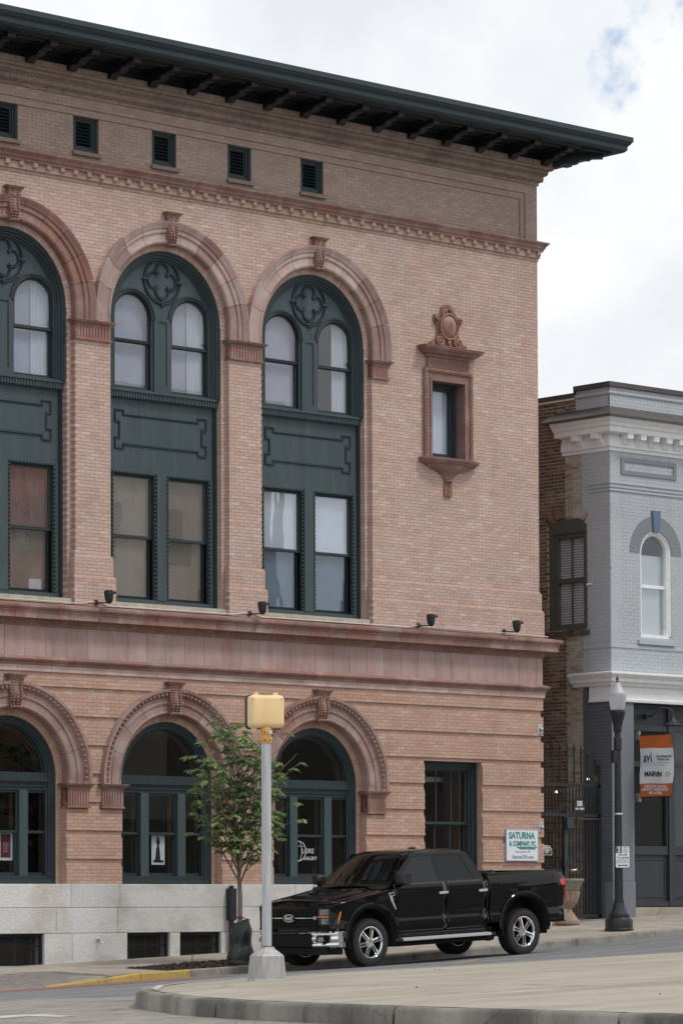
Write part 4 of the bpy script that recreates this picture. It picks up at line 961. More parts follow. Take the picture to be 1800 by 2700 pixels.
# bowed sill on a fluted bowl with pendant
sl_ = MB()
def bow(hw, d, z):
    return [(c-hw, .05, z)] + [(c+hw*math.cos(PI-PI*i/20)*(1 if 0 < i < 20 else 1), -d*(.35+.65*math.sin(PI*i/20)), z) for i in range(21)] + [(c+hw, .05, z)]
sl_.rings([bow(.70,.20,10.38), bow(.72,.22,10.40), bow(.74,.24,10.405), bow(.75,.25,10.43), bow(.77,.27,10.44), bow(.79,.29,10.475), bow(.79,.29,10.495), bow(.72,.22,10.51)])
slo = sl_.build('bowed_sill', TERRA, BLD, smooth=30)
b = MB(); nfl = 22
def bowl(hw, d, z, amp):
    pts = [(c-hw, .05, z)]
    for i in range(nfl*3+1):
        a = PI-PI*i/(nfl*3); rr = 1-amp*abs(math.sin(a*nfl/2*1.0)); pts.append((c+hw*rr*math.cos(a), -d*rr*math.sin(a)-.005, z))
    return pts+[(c+hw, .05, z)]
b.rings([bowl(.10,.07,10.08,.06), bowl(.12,.08,10.11,.10), bowl(.17,.10,10.17,.12), bowl(.26,.13,10.23,.12), bowl(.42,.17,10.285,.10), bowl(.58,.20,10.33,.08), bowl(.65,.21,10.379,.05)])
b.build('fluted_bowl', TERRAD, slo, smooth=50)
b = MB().lathe([(.085,10.05),(.10,10.06),(.10,10.075),(.085,10.085)], (c, -.02, 0), 12).box(c-.10, c+.10, -.045, .03, 9.77, 10.05)
for i in range(5): b._ell((c+(.02 if i % 2 else -.02), -.05, 9.82+i*.05), .03, .02, .035, 6, 4)
b.build('pendant', TERRAD, slo)
w_ = frame_rect(c-.45, c+.45, 10.50, 12.05, .09, .20, .34).build('casement_window', GREEN, BLD)
frame_rect(c-.36, c+.36, 10.59, 11.96, .06, .235, .30).build('sash', GREEN, w_); pane(rect_loop(c-.31, c+.31, 10.64, 11.91), .27, GLASS, w_)
MB().box(c-.36, c+.36, .32, .33, 10.55, 12).build('blind', PALEB, w_)
# ------------------------------------------------------------------ things fixed to the wall
def flood(x, lab):
    t = thing('floodlight', (x, -.08, 7.14), lab, 'floodlight', 'floodlights along the cornice')
    b = MB(); b.tube([(x, -.02, 7.15), (x, -.11, 7.15)], .05, 10); b.build('junction_box', BLACKM, t, smooth=40)
    MB().tube([(x, -.10, 7.15), (x+.02, -.30, 7.135), (x+.03, -.42, 7.14)], .012, 6).build('arm', BLACKM, t, smooth=40)
    prof = [(.012,0),(.05,.02),(.075,.08),(.085,.16),(.085,.235),(.07,.24),(.06,.20)]
    b = MB().lathe([(r_, z-.02) for r_, z in prof], (0,0,0), 14); b.xform(Matrix.Translation((x+.03, -.44, 7.13)) @ Matrix.Rotation(R(-6), 4, 'X')); b.build('lamp_head', BLACKM, t, smooth=40)
    MB().box(x-.06, x+.12, -.53, -.52, 7.28, 7.33).build('visor', BLACKM, t)
for x, lab in ((38.62,'black floodlight at the foot of the leftmost brick pier'), (42.27,'black floodlight at the foot of the pier between the two right window bays'), (46.62,'black floodlight on the cornice below the small ornate window'), (48.99,'black floodlight nearest the right corner of the brick building')): flood(x, lab)
pts = []
for x in (33.0, 38.3): pts.append((x, -.10, 7.115))
pts += [(38.45,-.10,7.15),(38.6,-.10,7.155),(38.78,-.10,7.15),(38.88,-.10,7.105),(41.9,-.10,7.115),(42.1,-.10,7.15),(42.27,-.10,7.155),(42.42,-.10,7.15),(42.55,-.10,7.10),(46.35,-.11,7.105),(46.5,-.11,7.14),(46.62,-.10,7.15),(46.8,-.1,7.13),(48.99,-.11,7.12),(50.22,-.12,7.10)]
tag(MB().tube(pts, .011, 6).build('conduit', mat('pale_conduit', (.62,.62,.60), None, rough=.5), smooth=60), 'thin pale conduit pipe running along the top of the terracotta cornice', 'conduit')
# the accountants' sign
t = thing('office_sign', (49.49, -.06, 2.56), 'white sign reading Saturna and Company fixed to the brick wall', 'sign')
MB().box(49.04, 49.93, -.085, -.047, 2.55, 3.165).build('board', mat('sign_white', (.70,.73,.76), None, rough=.4), t)
TEAL = mat('teal_lettering', (.025,.22,.23), None, rough=.5); GRYL = mat('blue_grey_lettering', (.16,.22,.33), None, rough=.5)
b = frame_rect(49.03, 49.94, 2.54, 3.175, .012, -.088, -.05).build('rim', mat('blue_rim', (.32,.42,.55), None, rough=.4), t)
text_obj('SATURNA', .185, TEAL, t, FRONT(49.47, -.087, 3.045), .006, sx=.88)
text_obj('& COMPANY, PC', .135, TEAL, t, FRONT(49.49, -.087, 2.885), .005, sx=.74)
MB().box(49.33, 49.90, -.0875, -.086, 2.80, 2.825).build('rule', TEAL, t)
text_obj('CERTIFIED PUBLIC ACCOUNTANTS', .036, TEAL, t, FRONT(49.62, -.0885, 2.785), .0005, sx=.8)
text_obj("America Counts on CPAs", .04, GRYL, t, FRONT(49.50, -.087, 2.725), 0)
text_obj('SaturnaCPA.com', .098, GRYL, t, FRONT(49.50, -.087, 2.62), .001, sx=.88)
for z, lab in ((5.22, 'upper small grey junction plate on the right corner of the brick building'), (3.23, 'lower small grey junction plate on the corner beside the alley gate')):
    t = thing('corner_plate', (50.05, -.05, z), lab, 'fixture', 'fixtures on the building corner')
    MB().bbox(49.98, 50.12, -.062, -.046, z-.10, z+.10).build('plate', METAL, t); MB()._ell((50.06, -.09, z-.01), .035, .03, .045, 8, 5).build('knob', METAL, t, smooth=60)
t = thing('wall_tap', (38.66, -.09, 1.03), 'small metal water tap on the granite base left of the tree', 'tap')
MB().tube([(38.66,-.08,1.03),(38.66,-.16,1.03),(38.68,-.19,.99)], .02, 8).build('spout', METAL, t, smooth=50); MB()._ell((38.64,-.12,1.07), .04, .02, .03, 8, 5).build('handle', METAL, t, smooth=60)
t = thing('downpipe', (41.75, -.15, .8), 'black drainpipe standing against the granite base behind the tree', 'drainpipe')
MB().tube([(41.75,-.16,2.03),(41.75,-.16,1.95)], .05, 10).prism([(41.68,1.42),(41.70,1.38),(41.80,1.38),(41.82,1.42),(41.82,1.98),(41.68,1.98)], 'y', -.23, -.09).build('hopper', BLACKM, t)
MB().tube([(41.75,-.16,1.40),(41.75,-.16,.74)], .05, 10).build('pipe', BLACKM, t, smooth=40)
# ------------------------------------------------------------------ grey corner building
GX = 52.2; GXR = 62.0
GB = thing('grey_building', (56, 0, 1.4), 'grey painted brick building with white bracketed cornice and dark storefront', 'building')
def painted(name, x0, x1, yf, z0, z1, ex, m, mm, ch=.072, core=.3):
    w = Wall(); n = max(1, round((z1-z0)/ch)); h = (z1-z0)/n
    for i in range(n):
        a = z0+i*h; zm = a+h/2
        w.course(inv(ex(zm), x0, x1), yf, a, a+h, i, bl=.215, j=.006, proud=.0035, jit=.003, core_d=core, dep=.12)
    return w.build(name, m, mm, GB, core_name=name+'_core')
WX, WZ = 53.575, 9.02
def exg(z):
    e_ = []
    if 7.25 < z < WZ: e_.append((WX-.47, WX+.47))
    elif WZ <= z < WZ+.47: h = math.sqrt(.47**2-(z-WZ)**2); e_.append((WX-h, WX+h))
    if 7.25 < z < WZ: e_.append((WX+2.4-.47, WX+2.4+.47))
    elif WZ <= z < WZ+.47: h = math.sqrt(.47**2-(z-WZ)**2); e_.append((WX+2.4-h, WX+2.4+h))
    return e_
painted('painted_brickwork', GX+.014, GXR, 0, 6.45, 11.15, exg, GREYB, MORTG)
painted('painted_brickwork', GX-.03, GXR, -.04, 11.85, 12.43, lambda z: [], GREYB, MORTG)
painted('painted_brickwork', GX+.014, 52.87, 0, 1.2, 5.9, lambda z: [], DARKB, MORTC)
# side wall: built as a front wall and turned to face the alley
def sidewall(y0, y1, z0, z1, ex, m, mm, name='side_brickwork', yf=0.0, ch=.074, jit=.006):
    w = Wall(); n = max(1, round((z1-z0)/ch)); h = (z1-z0)/n
    for i in range(n):
        a = z0+i*h; w.course(inv(ex(a+h/2), -y1, -y0), yf, a, a+h, i, bl=.215, j=(.012 if jit < .005 else .018), proud=(.004 if jit < .005 else .006), jit=jit, core_d=.3, dep=.12)
    M_ = Matrix.Translation((GX, 0, 0)) @ Matrix.Rotation(-PI/2, 4, 'Z')     # local +x -> world -y, front -y -> world -x
    V0 = w.V
    o = w.build(name, m, mm, GB, core_name=name+'_core')
    for q in (o, w.core_obj): q.data.transform(M_)
    return o
def exs(z):       # side window with segmental head, Y .67 .. 1.78
    if 7.40 < z < 9.62: return [(-1.80, -.67)]
    if z < 9.79 and z >= 9.62:
        t = (z-9.60)/.20; h = .565*math.sqrt(max(0, 1-t*t)); return [(-1.235-h, -1.235+h)]
    return []
sidewall(0.0, .80, 6.45, 11.2, exs, GREYB, MORTG, 'painted_side', jit=.003)
sidewall(0.0, .82, 1.2, 6.05, lambda z: [], DARKB, MORTC, 'painted_side', jit=.003)
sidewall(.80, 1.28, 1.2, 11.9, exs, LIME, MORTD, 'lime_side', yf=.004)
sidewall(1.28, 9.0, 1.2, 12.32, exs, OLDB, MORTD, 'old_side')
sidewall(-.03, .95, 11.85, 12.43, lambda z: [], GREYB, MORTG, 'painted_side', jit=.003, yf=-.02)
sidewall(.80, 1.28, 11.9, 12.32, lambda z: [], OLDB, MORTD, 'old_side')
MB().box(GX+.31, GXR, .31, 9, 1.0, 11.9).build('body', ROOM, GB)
MB().box(GX, GXR, 8.7, 9.0, 1.0, 12.2).build('rear_wall', GREYB, GB)
DMET = mat('brown_metal_coping', (.055,.048,.045), (.075,.066,.062), 4, .45)
def wrap(prof, name, m, yl, x1=GXR, smooth=None):
    # profile (d, z) along the front and back along the alley side to yl
    b = MB(); b.rings([[(x1, -d, z) for d, z in prof], [(GX-d, -d, z) for d, z in prof], [(GX-d, yl, z) for d, z in prof]]); return b.build(name, m, GB, smooth=smooth)
wrap([(-.3,12.46),(.07,12.46),(.085,12.43),(.095,12.43),(.095,12.53),(-.3,12.55)], 'parapet_coping', DMET, .95)
b = MB(); b.rings([[(GX-d, .95, z) for d, z in ((-.3,12.33),(.05,12.33),(.06,12.30),(.07,12.30),(.07,12.40),(-.3,12.42))], [(GX-d, 9, z) for d, z in ((-.3,12.33),(.05,12.33),(.06,12.30),(.07,12.30),(.07,12.40),(-.3,12.42))]]); b.build('parapet_coping', DMET, GB)
b = MB().box(GX-.075, GX+.2, .935, .965, 12.30, 12.53).build('coping_step', DMET, GB)
wrap([(-.1,12.27),(.06,12.27),(.075,12.30),(.075,12.335),(-.1,12.335)], 'parapet_moulding', GREYB, .94)
MB().box(GX-.052, GX+.2, .97, 9.0, 12.262, 12.298).build('flashing', WHITE, GB)
wrap([(.02,12.03),(.45,11.80),(.47,11.785),(.47,11.74),(.40,11.74),(.02,11.74)], 'skirt_roof', DMET, 1.55)
wrap([(-.1,11.10),(.02,11.10),(.03,11.16),(.07,11.18),(.07,11.30),(.02,11.45),(.26,11.46),(.27,11.56),(.31,11.585),(.33,11.64),(.39,11.69),(.405,11.738),(-.1,11.738)], 'main_cornice', WHITE, 1.35)
for i in range(22):
    x = GX+.37+i*.40
    b = MB().prism([(-.06,11.455),(-.26,11.455),(-.26,11.35),(-.235,11.34),(-.15,11.35),(-.10,11.25),(-.06,11.21)], 'x', x-.085, x+.085); b.build('cornice_bracket', WHITE, GB)
for y in (.22, .78):
    pr = [(.06,11.455),(.26,11.455),(.26,11.35),(.235,11.34),(.15,11.35),(.10,11.25),(.06,11.21)]
    b = MB(); b.rings([[(GX-d, y-.085, z) for d, z in pr], [(GX-d, y+.085, z) for d, z in pr]]); b.build('cornice_bracket', WHITE, GB)
GTRIM = mat('mid_grey_paint', (.20,.215,.235), (.22,.235,.255), 3, .8)
GWALL = mat('grey_wall_paint', (.43,.465,.505), (.41,.44,.475), 2, .85)
MB().plate([rect_loop(52.53,54.22,10.63,10.98), rect_loop(52.62,54.13,10.71,10.90)], -.028, .01).build('sign_panel_frame', GTRIM, GB)
for z0, z1 in ((10.42,10.455),(10.34,10.37),(10.265,10.30)): wrap([(-.1,z0),(.025,z0),(.025,z1),(-.1,z1)], 'string_course', GWALL, .62)
wrap([(-.1,7.0),(.02,7.0),(.02,7.06),(-.1,7.06)], 'string_course', GWALL, .75)
def arch_win(cx):
    n = 26
    for i in range(n):
        a0, a1 = PI*i/n+.004, PI*(i+1)/n-.004
        if abs((a0+a1)/2-PI/2) < .13: continue
        pr = [(.485,.06),(.485,-.012),(.79,-.012),(.79,.06)]
        MB().arc(pr, (cx, WZ), a0, a1, 2).build('arch_brick', GTRIM, GB)
    MB().prism([(cx-.085,9.47),(cx+.075,9.47),(cx+.125,9.93),(cx-.125,9.93)], 'y', -.05, .05).build('blue_keystone', mat('blue_paint', (.10,.155,.24), None, rough=.6), GB)
    w_ = MB().arc([(.49,.22),(.49,.02),(.455,.0),(.425,.02),(.40,.05),(.385,.05),(.385,.22)], (cx, WZ), 0, PI, 24, 7.30, 7.30).build('arched_window', WHITE, GB, smooth=35)
    MB().box(cx-.42, cx+.42, .10, .16, 8.30, 8.37).build('meeting_rail', WHITE, w_); MB().box(cx-.47, cx+.47, .03, .22, 7.22, 7.32).build('bottom_rail', WHITE, w_)
    pane(arch_loop(cx, .395, 8.33, WZ), .13, GLASS, w_); pane(rect_loop(cx-.395, cx+.395, 7.30, 8.34), .15, GLASSW, w_)
    MB().plate([rect_loop(cx-.42, cx+.42, 7.28, 9.0)], .20, .21).build('blind', mat('green_white_blind', (.72,.78,.78), None, rough=.9), w_)
    MB().box(cx-.56, cx+.56, -.06, .12, 7.10, 7.19).build('window_sill', GWALL, w_)
arch_win(WX); arch_win(WX+2.4)
# side window with blinds
OLIVE = mat('olive_grey_paint', (.075,.075,.070), (.092,.091,.084), 4, .6)
def sx(pts): return pts
def side_plate(loops, x0, x1, name, m, parent):
    b = MB().plate([[(-y, z) for y, z in l] for l in loops], x0, x1); b.xform(Matrix.Translation((GX, 0, 0)) @ Matrix.Rotation(-PI/2, 4, 'Z')); return b.build(name, m, parent)
seg_ = [(.67,7.40)]+[(1.80,7.40),(1.80,9.60)]+[(1.235+.565*math.cos(PI*i/14), 9.60+.20*math.sin(PI*i/14)) for i in range(1,14)]+[(.67,9.60)]
w_ = side_plate([seg_, rect_loop(.76, 1.68, 7.50, 9.47)], .02, .14, 'sash_window', OLIVE, GB)
side_plate([rect_loop(.76,1.68,7.50,9.47), rect_loop(.82,1.60,7.56,9.38)], .06, .16, 'casing', OLIVE, w_)
side_plate([rect_loop(.80,1.62,8.43,8.51)], .09, .15, 'meeting_rail', OLIVE, w_)
side_plate([rect_loop(1.19,1.22,7.55,9.40)], .10, .13, 'glazing_bar', OLIVE, w_)
side_plate([rect_loop(.80,1.62,7.54,9.40)], .135, .14, 'pane', glass_mat('side_window_glass', tint=(.95,.96,.96), ior=1.3), w_)
SLT = mat('blind_slat', (.74,.77,.82), (.82,.85,.89), 5, .7)
for i in range(34):
    z = 7.57+i*.054; b = MB().add([(GX+.16,.80,z),(GX+.20,.80,z+.045),(GX+.20,1.62,z+.045),(GX+.16,1.62,z)], [(0,1,2,3)]); b.add([(GX+.165,.80,z-.004),(GX+.205,.80,z+.041),(GX+.205,1.62,z+.041),(GX+.165,1.62,z-.004)], [(3,2,1,0)]); b.build('blind_slat', SLT, w_)
random.seed(17)
for i in range(15):      # rough brick arch over it
    a = PI*(.14+.72*i/14); rx, rz = .66, .325
    k0 = MB().box(-.045, .045, -.012, .1, -.11, .11); ca = a; cy, cz = 1.235+rx*math.cos(a)*.98, 9.60+rz*math.sin(a)
    k0.xform(Matrix.Translation((GX, cy, cz)) @ Matrix.Rotation(-PI/2, 4, 'Z') @ Matrix.Rotation((a-PI/2)*.6, 4, 'Y')); o = k0.build('arch_brick', OLDB if cy > 1.25 else LIME, GB); at = o.data.attributes.new('rnd', 'FLOAT', 'POINT'); at.data.foreach_set('value', [random.uniform(.4, 1)]*8)
MB().box(GX-.05, GX+.1, .60, 1.85, 7.30, 7.40).build('window_sill', OLDB, GB)
# shop front
wrap([(-.1,6.20),(.10,6.20),(.12,6.25),(.19,6.28),(.20,6.34),(.26,6.40),(.285,6.43),(.285,6.465),(.02,6.50),(-.1,6.50)], 'shop_cornice', WHITE, 1.0, smooth=30)
wrap([(-.1,5.87),(.055,5.87),(.065,5.92),(.04,5.93),(.04,6.20),(-.1,6.20)], 'shop_fascia', WHITE, .60)
PIER = mat('grey_pier_paint', (.155,.165,.195), (.175,.185,.215), 3, .75)
MB().bbox(GX-.012, 52.875, -.03, .2, 1.2, 2.13, .012).bbox(GX+.0, 52.86, -.012, .0, 2.14, 5.868, .004).build('corner_pier', PIER, GB)
SF = mat('storefront_paint', (.026,.030,.038), (.034,.038,.047), 3, .5); FY = .22
sf = MB().box(52.87, 53.02, FY-.06, FY+.1, 1.62, 5.87).build('storefront', SF, GB)
XP = [53.02, 54.13, 54.28, 55.4, 55.55, 56.7]
for a, c in ((54.13, 54.30), (55.42, 55.58), (56.7, 56.86)): MB().box(a, c, FY-.045, FY+.1, 1.62, 5.8695).build('post', SF, sf)
for a, c in ((53.02, 54.13), (54.30, 55.42), (55.58, 56.7)):
    MB().box(a, c, FY-.015, FY+.08, 5.30, 5.42).build('rail', SF, sf); MB().box(a, c, FY+.02, FY+.06, 5.42, 5.78).build('top_panel', SF, sf); MB().box(a, c, FY-.015, FY+.08, 5.78, 5.86).build('rail', SF, sf)
    MB().box(a, c, FY-.015, FY+.08, 4.55, 4.66).build('rail', SF, sf); MB().box(a, c, FY-.015, FY+.08, 2.70, 2.88).build('rail', SF, sf); MB().box(a, c, FY-.03, FY+.08, 1.62, 1.72).build('rail', SF, sf)
    MB().box(a, c, FY+.03, FY+.07, 1.72, 2.70).build('kick_panel', SF, sf); frame_rect(a+.06, c-.06, 1.80, 2.62, .03, FY+.015, FY+.04).build('panel_moulding', SF, sf)
    MB().box(a, a+.05, FY-.01, FY+.07, 2.88, 5.30).build('stile', SF, sf); MB().box(c-.05, c, FY-.01, FY+.07, 2.88, 5.30).build('stile', SF, sf)
    pane(rect_loop(a+.03, c-.03, 2.85, 4.57), FY+.04, GLASSD, sf); pane(rect_loop(a+.03, c-.03, 4.64, 5.33), FY+.04, GLASSD, sf)
MB().box(52.86, GXR, -.02, .4, 1.0, 1.60).build('stone_step', CONC, GB)
MB().box(57, GXR, .0, .3, 1.6, 5.87).build('shop_wall', PIER, GB)
MB().box(52.9, 60, 3, 3.05, 1.5, 5.9).build('shop_back', mat('shop_interior', (.10,.09,.075), (.16,.15,.13), 1.2, .9), GB)
b = MB()
for q in ((53.3,54.0,1.2,1.3,1.7,3.4),(54.4,54.9,1.0,1.2,1.7,3.0)): b.box(*q)
b.build('display', mat('green_display', (.03,.10,.06), (.12,.14,.13), 2, .6), GB)
# gooseneck lamp over the shop front
t = thing('gooseneck_lamp', (53.42, .2, 5.5), 'black gooseneck barn lamp above the hanging banner', 'wall lamp')
MB().tube([(53.42,.2,5.60),(53.42,.12,5.60)], .06, 10).build('mount', BLACKM, t, smooth=40)
MB().tube([(53.42,.12,5.60),(53.43,-.0,5.61),(53.46,-.09,5.70),(53.52,-.16,5.77),(53.6,-.26,5.77),(53.66,-.33,5.72),(53.68,-.35,5.60)], .018, 8).build('arm', BLACKM, t, smooth=50)
MB().lathe([(.03,.20),(.05,.19),(.06,.12),(.10,.08),(.17,.03),(.21,.0),(.205,-.005),(.16,.02),(.09,.06),(.03,.1)], (53.68,-.35,5.40), 20).build('shade', BLACKM, t, smooth=40)
# banner on two brackets, square to the wall
t = thing('hanging_banner', (53.0, -.4, 3.88), 'orange and white banner reading avi and MARVIN hung square to the storefront', 'banner')
BX = 53.02; ORG = mat('orange_cloth', (.50,.115,.025), (.56,.14,.035), 2.5, .8); WHC = mat('white_cloth', (.66,.70,.74), (.72,.75,.79), 2.5, .8)
def bpt(u, v):   # u 0..1 from wall outwards, v 0..1 from bottom up
    yb = -.03-.86*u*(1+.10*math.sin(PI*min(1, v))*u) ; x = BX + .035*math.sin(5*u+4*v)*math.sin(PI*v)*u + .02*math.sin(9*(u-v)+1)*math.sin(PI*v)
    return (x, yb, 3.89+1.29*v+.01*math.sin(6*u))
for v0, v1, m_ in ((0, .215, ORG), (.215, .785, WHC), (.785, 1, ORG)):
    b = MB(); nu, nv = 18, max(4, int((v1-v0)*24)); b.v = [bpt(i/nu, v0+(v1-v0)*j/nv) for j in range(nv+1) for i in range(nu+1)]
    b.f = [(j*(nu+1)+i, j*(nu+1)+i+1, (j+1)*(nu+1)+i+1, (j+1)*(nu+1)+i) for j in range(nv) for i in range(nu)]; b.build('cloth', m_, t, smooth=80)
def btext(s, size, u, v, m_, bold=0, sx=1.0, shear=0.0):
    o = text_obj(s, size, m_, t, Matrix.Identity(4), bold, .0005, sx=sx, shear=shear)
    for vx in o.data.vertices:
        p = bpt(u + vx.co.x/.88, v + vx.co.y/1.29); vx.co = (p[0]-.006-vx.co.z, p[1], p[2])
    return o
DK = mat('dark_blue_ink', (.02,.028,.05), None, rough=.7)
btext('avi', .27, .27, .63, DK, .004, .9); btext('Architectural', .082, .74, .655, DK, .001, .85, .2); btext('Visions Inc.', .082, .72, .605, DK, .001, .85, .2)
btext('A  LESLIE PENCE  COMPANY', .038, .5, .515, mat('pale_grey_ink', (.35,.37,.42), None, rough=.7), 0, 1.1); btext('MARVIN', .14, .43, .36, DK, .006, .95, .08)
btext('WINDOWS DOORS', .08, .48, .165, WHC, .002, .9, .15); btext('SPECIALTY HARDWARE', .08, .47, .115, WHC, .002, .88, .15); btext('MILLWORK', .08, .5, .06, WHC, .002, .9, .15)
b = MB()
def bstrip(u0, u1, v0, v1, m_, nm):
    b = MB(); n = 12; P = []
    for i in range(n+1):
        for v in (v0, v1): p = bpt(u0+(u1-u0)*i/n, v); P.append((p[0]-.006, p[1], p[2]))
    b.v = P; b.f = [(2*i, 2*i+2, 2*i+3, 2*i+1) for i in range(n)]; return b.build(nm, m_, t)
bstrip(.12, .92, .55, .554, DK, 'rule'); bstrip(.475, .479, .575, .70, DK, 'rule')
ro = MB(); GOLDI = mat('straw_ink', (.55,.47,.25), None, rough=.7)
for i in range(6):
    p = bpt(.87+.038*math.cos(i*PI/3)*1.2, .362+.028*math.sin(i*PI/3)); ro._ell((p[0]-.006, p[1], p[2]), .002, .022, .022, 8, 4)
ro.build('rosette', GOLDI, t)
for z, v in ((5.185, 1), (3.885, 0)):
    MB().tube([(BX,.0,z),(BX,-.92,z+.004)], .012, 6).build('rod', BLACKM, t); MB().box(BX-.03, BX+.03, -.03, .16, z-.09, z+.09).build('bracket', mat('dull_steel', (.22,.23,.25), None, rough=.5), t)
# small conduit hook on the painted side
t = thing('wall_hook', (GX-.05, .45, 8.0), 'small white hook on the grey painted side wall beside the blinds window', 'hook')
MB().tube([(GX,.55,8.35),(GX-.07,.55,8.35),(GX-.08,.6,8.33)], .022, 6).build('hook', WHITE, t); MB().box(GX-.03, GX, .5, .6, 8.38, 8.5).build('stub', GWALL, t)
# ------------------------------------------------------------------ alley gate
GY = .30; gz = zs(51)+.06
gt = thing('iron_gate', (51.15, GY, gz), 'dark iron gate with spiked bars closing the alley between the buildings', 'gate')
x0, x1 = 50.16, 52.14
for z in (4.12, 3.50, gz+.05): MB().box(x0, x1, GY-.03, GY+.03, z-.03, z+.03).build('rail', IRON, gt)
for x in (x0+.02, x1-.04): MB().box(x-.03, x+.03, GY-.03, GY+.03, gz-.05, 4.55).build('post', IRON, gt)
n = 20
for i in range(1, n):
    x = x0+(x1-x0)*i/n
    if abs(x-51.1) < .03: continue
    MB().box(x-.0105, x+.0105, GY-.0105, GY+.0105, gz+.05, 4.12).build('bar', IRON, gt)
for i in range(1, 10):
    x = x0+(x1-x0)*i*2.08/n; zt = 4.98-.30*abs((x-51.0)/1.1)**2
    if x > x1: break
    o = MB().box(x-.012, x+.012, GY-.012, GY+.012, 4.12, zt-.12).build('spike_bar', IRON, gt)
    MB().lathe([(.012,-.12),(.03,-.09),(.032,-.06),(.006,.06)], (x, GY, zt), 6).build('spear_head', IRON, o)
MB().box(51.06, 51.15, GY-.04, GY+.04, gz, 3.47).build('meeting_post', mat('gate_green', (.022,.04,.045), (.03,.05,.055), 5, .5), gt)
MB().bbox(51.05, 51.24, GY-.13, GY-.03, 3.22, 3.45, .008).build('latch_box', MATS['gate_green'], gt)
MB().box(51.0, 51.09, GY-.09, GY+.05, 2.42, 2.58).box(51.13, 51.28, GY-.06, GY-.02, 2.48, 2.56).build('lock_case', IRON, gt)
MB().tube([(51.19,GY-.05,2.36),(51.19,GY-.11,2.36),(51.32,GY-.12,2.375)], .02, 8).build('lever', METAL, gt, smooth=50)
MB().tube([(51.25,GY-.04,3.44),(51.62,GY-.06,3.42),(52.1,GY-.02,3.42)], .018, 6).box(51.38, 51.42, GY-.10, GY-.04, 3.38, 3.45).build('door_closer', mat('brown_steel', (.07,.055,.05), None, rough=.5), gt)
t = thing('house_number_plaque', (51.47, GY-.05, 3.56), 'black arched plaque numbered 505 mounted on the alley gate', 'plaque')
al = [(51.30,3.57),(51.64,3.57),(51.64,3.78),(51.60,3.80)]+[(51.47+.11*math.cos(PI*i/10), 3.82+.06*math.sin(PI*i/10)) for i in range(11)]+[(51.34,3.80),(51.30,3.78)]
MB().plate([al], GY-.07, GY-.045).build('plate', BLACKM, t); text_obj('505', .15, PAPER, t, FRONT(51.475, GY-.072, 3.735), .002, sx=.75); text_obj('OAK  STREET', .055, PAPER, t, FRONT(51.475, GY-.072, 3.63), .001, sx=.8)
t = thing('notice_plaque', (50.6, GY-.05, 2.7), 'small black plaque reading Residents and Clients Only on the gate bars', 'plaque')
al = [(50.37,2.67),(50.66,2.67),(50.66,2.80)]+[(50.515+.11*math.cos(PI*i/8), 2.82+.05*math.sin(PI*i/8)) for i in range(9)]+[(50.37,2.80)]
MB().plate([al], GY-.06, GY-.045).build('rim', PAPER, t); MB().plate([[(50.515+(x-50.515)*.92, 2.765+(z-2.765)*.90) for x, z in al]], GY-.063, GY-.06).build('plate', BLACKM, t)
for i, s_ in enumerate(('RESIDENTS', '& CLIENTS', 'ONLY')): text_obj(s_, .052, PAPER, t, FRONT(50.515, GY-.065, 2.82-.047*i), .0005, sx=.8)
# two bulbs of a string light in the alley
wr = thing('string_light', (51.2, 1.2, 4.0), 'string of small lit bulbs strung across the alley behind the gate', 'string light')
MB().tube([(50.2,.9,4.22),(51.0,.9,4.11),(51.47,.9,4.13),(51.7,.65,4.22),(51.93,.42,4.39),(52.19,.36,4.45)], .007, 5).build('wire', BLACKM, wr)
BULB = mat('lit_bulb', (1,.9,.7), None, emit=(1,.80,.5), estr=6)
for p in ((51.47,.9,4.00),(51.93,.42,4.26)):
    o = MB().tube([(p[0],p[1],p[2]+.06),(p[0],p[1],p[2]+.12)], .014, 6).build('socket', BLACKM, wr); MB()._ell(p, .022, .022, .04, 8, 6).build('bulb', BULB, o, smooth=60)
# dark red door and clutter at the end of the alley
MB().box(50.1, 52.2, 8.8, 9.0, 1.2, 6).build('alley_wall', OLDB, GB)
# ------------------------------------------------------------------ urn
ub = walk(50.35, -.55); UR = mat('weathered_urn', (.30,.165,.11), (.36,.28,.23), 7, .9, bump=.5, bscale=40, c3=(.22,.20,.17), s3=5, f3=(.5,.72))
t = thing('urn_planter', (50.02, -.6, ub), 'weathered fluted stone urn planter behind the truck tailgate', 'planter')
UM = Matrix.Translation((50.24, -.6, ub)) @ Matrix.Scale(.86, 4)
c = (0, 0, 0)
MB().lathe([(.29,0),(.30,.04),(.29,.10),(.25,.115),(.235,.16),(.20,.18),(.17,.24),(.12,.30),(.11,.36)], c, 28).xform(UM).build('foot', UR, t, smooth=35)
b = MB(); nf = 15; rs = []
for r_, z in ((.11,.36),(.17,.42),(.235,.52),(.275,.66),(.29,.78)):
    rs.append([(c[0]+r_*(1+.055*math.sin(nf*2*PI*k/90))*math.cos(2*PI*k/90), c[1]+r_*(1+.055*math.sin(nf*2*PI*k/90))*math.sin(2*PI*k/90), c[2]+z) for k in range(90)])
b.rings(rs); b.xform(UM); b.build('fluted_bowl', UR, t, smooth=50)
MB().lathe([(.26,.78),(.29,.82),(.31,.90),(.38,1.0),(.40,1.03),(.395,1.07),(.34,1.075),(.31,1.0)], c, 28).xform(UM).build('rim', mat('urn_rim', (.30,.26,.215), (.22,.185,.15), 9, .9, bump=.5, bscale=40), t, smooth=35)
b = MB()
for q in ((49.9,50.0),): b.bbox(49.3, 49.65, -.75, -.45, walk(49.7,-.6), walk(49.7,-.6)+.17, .01)
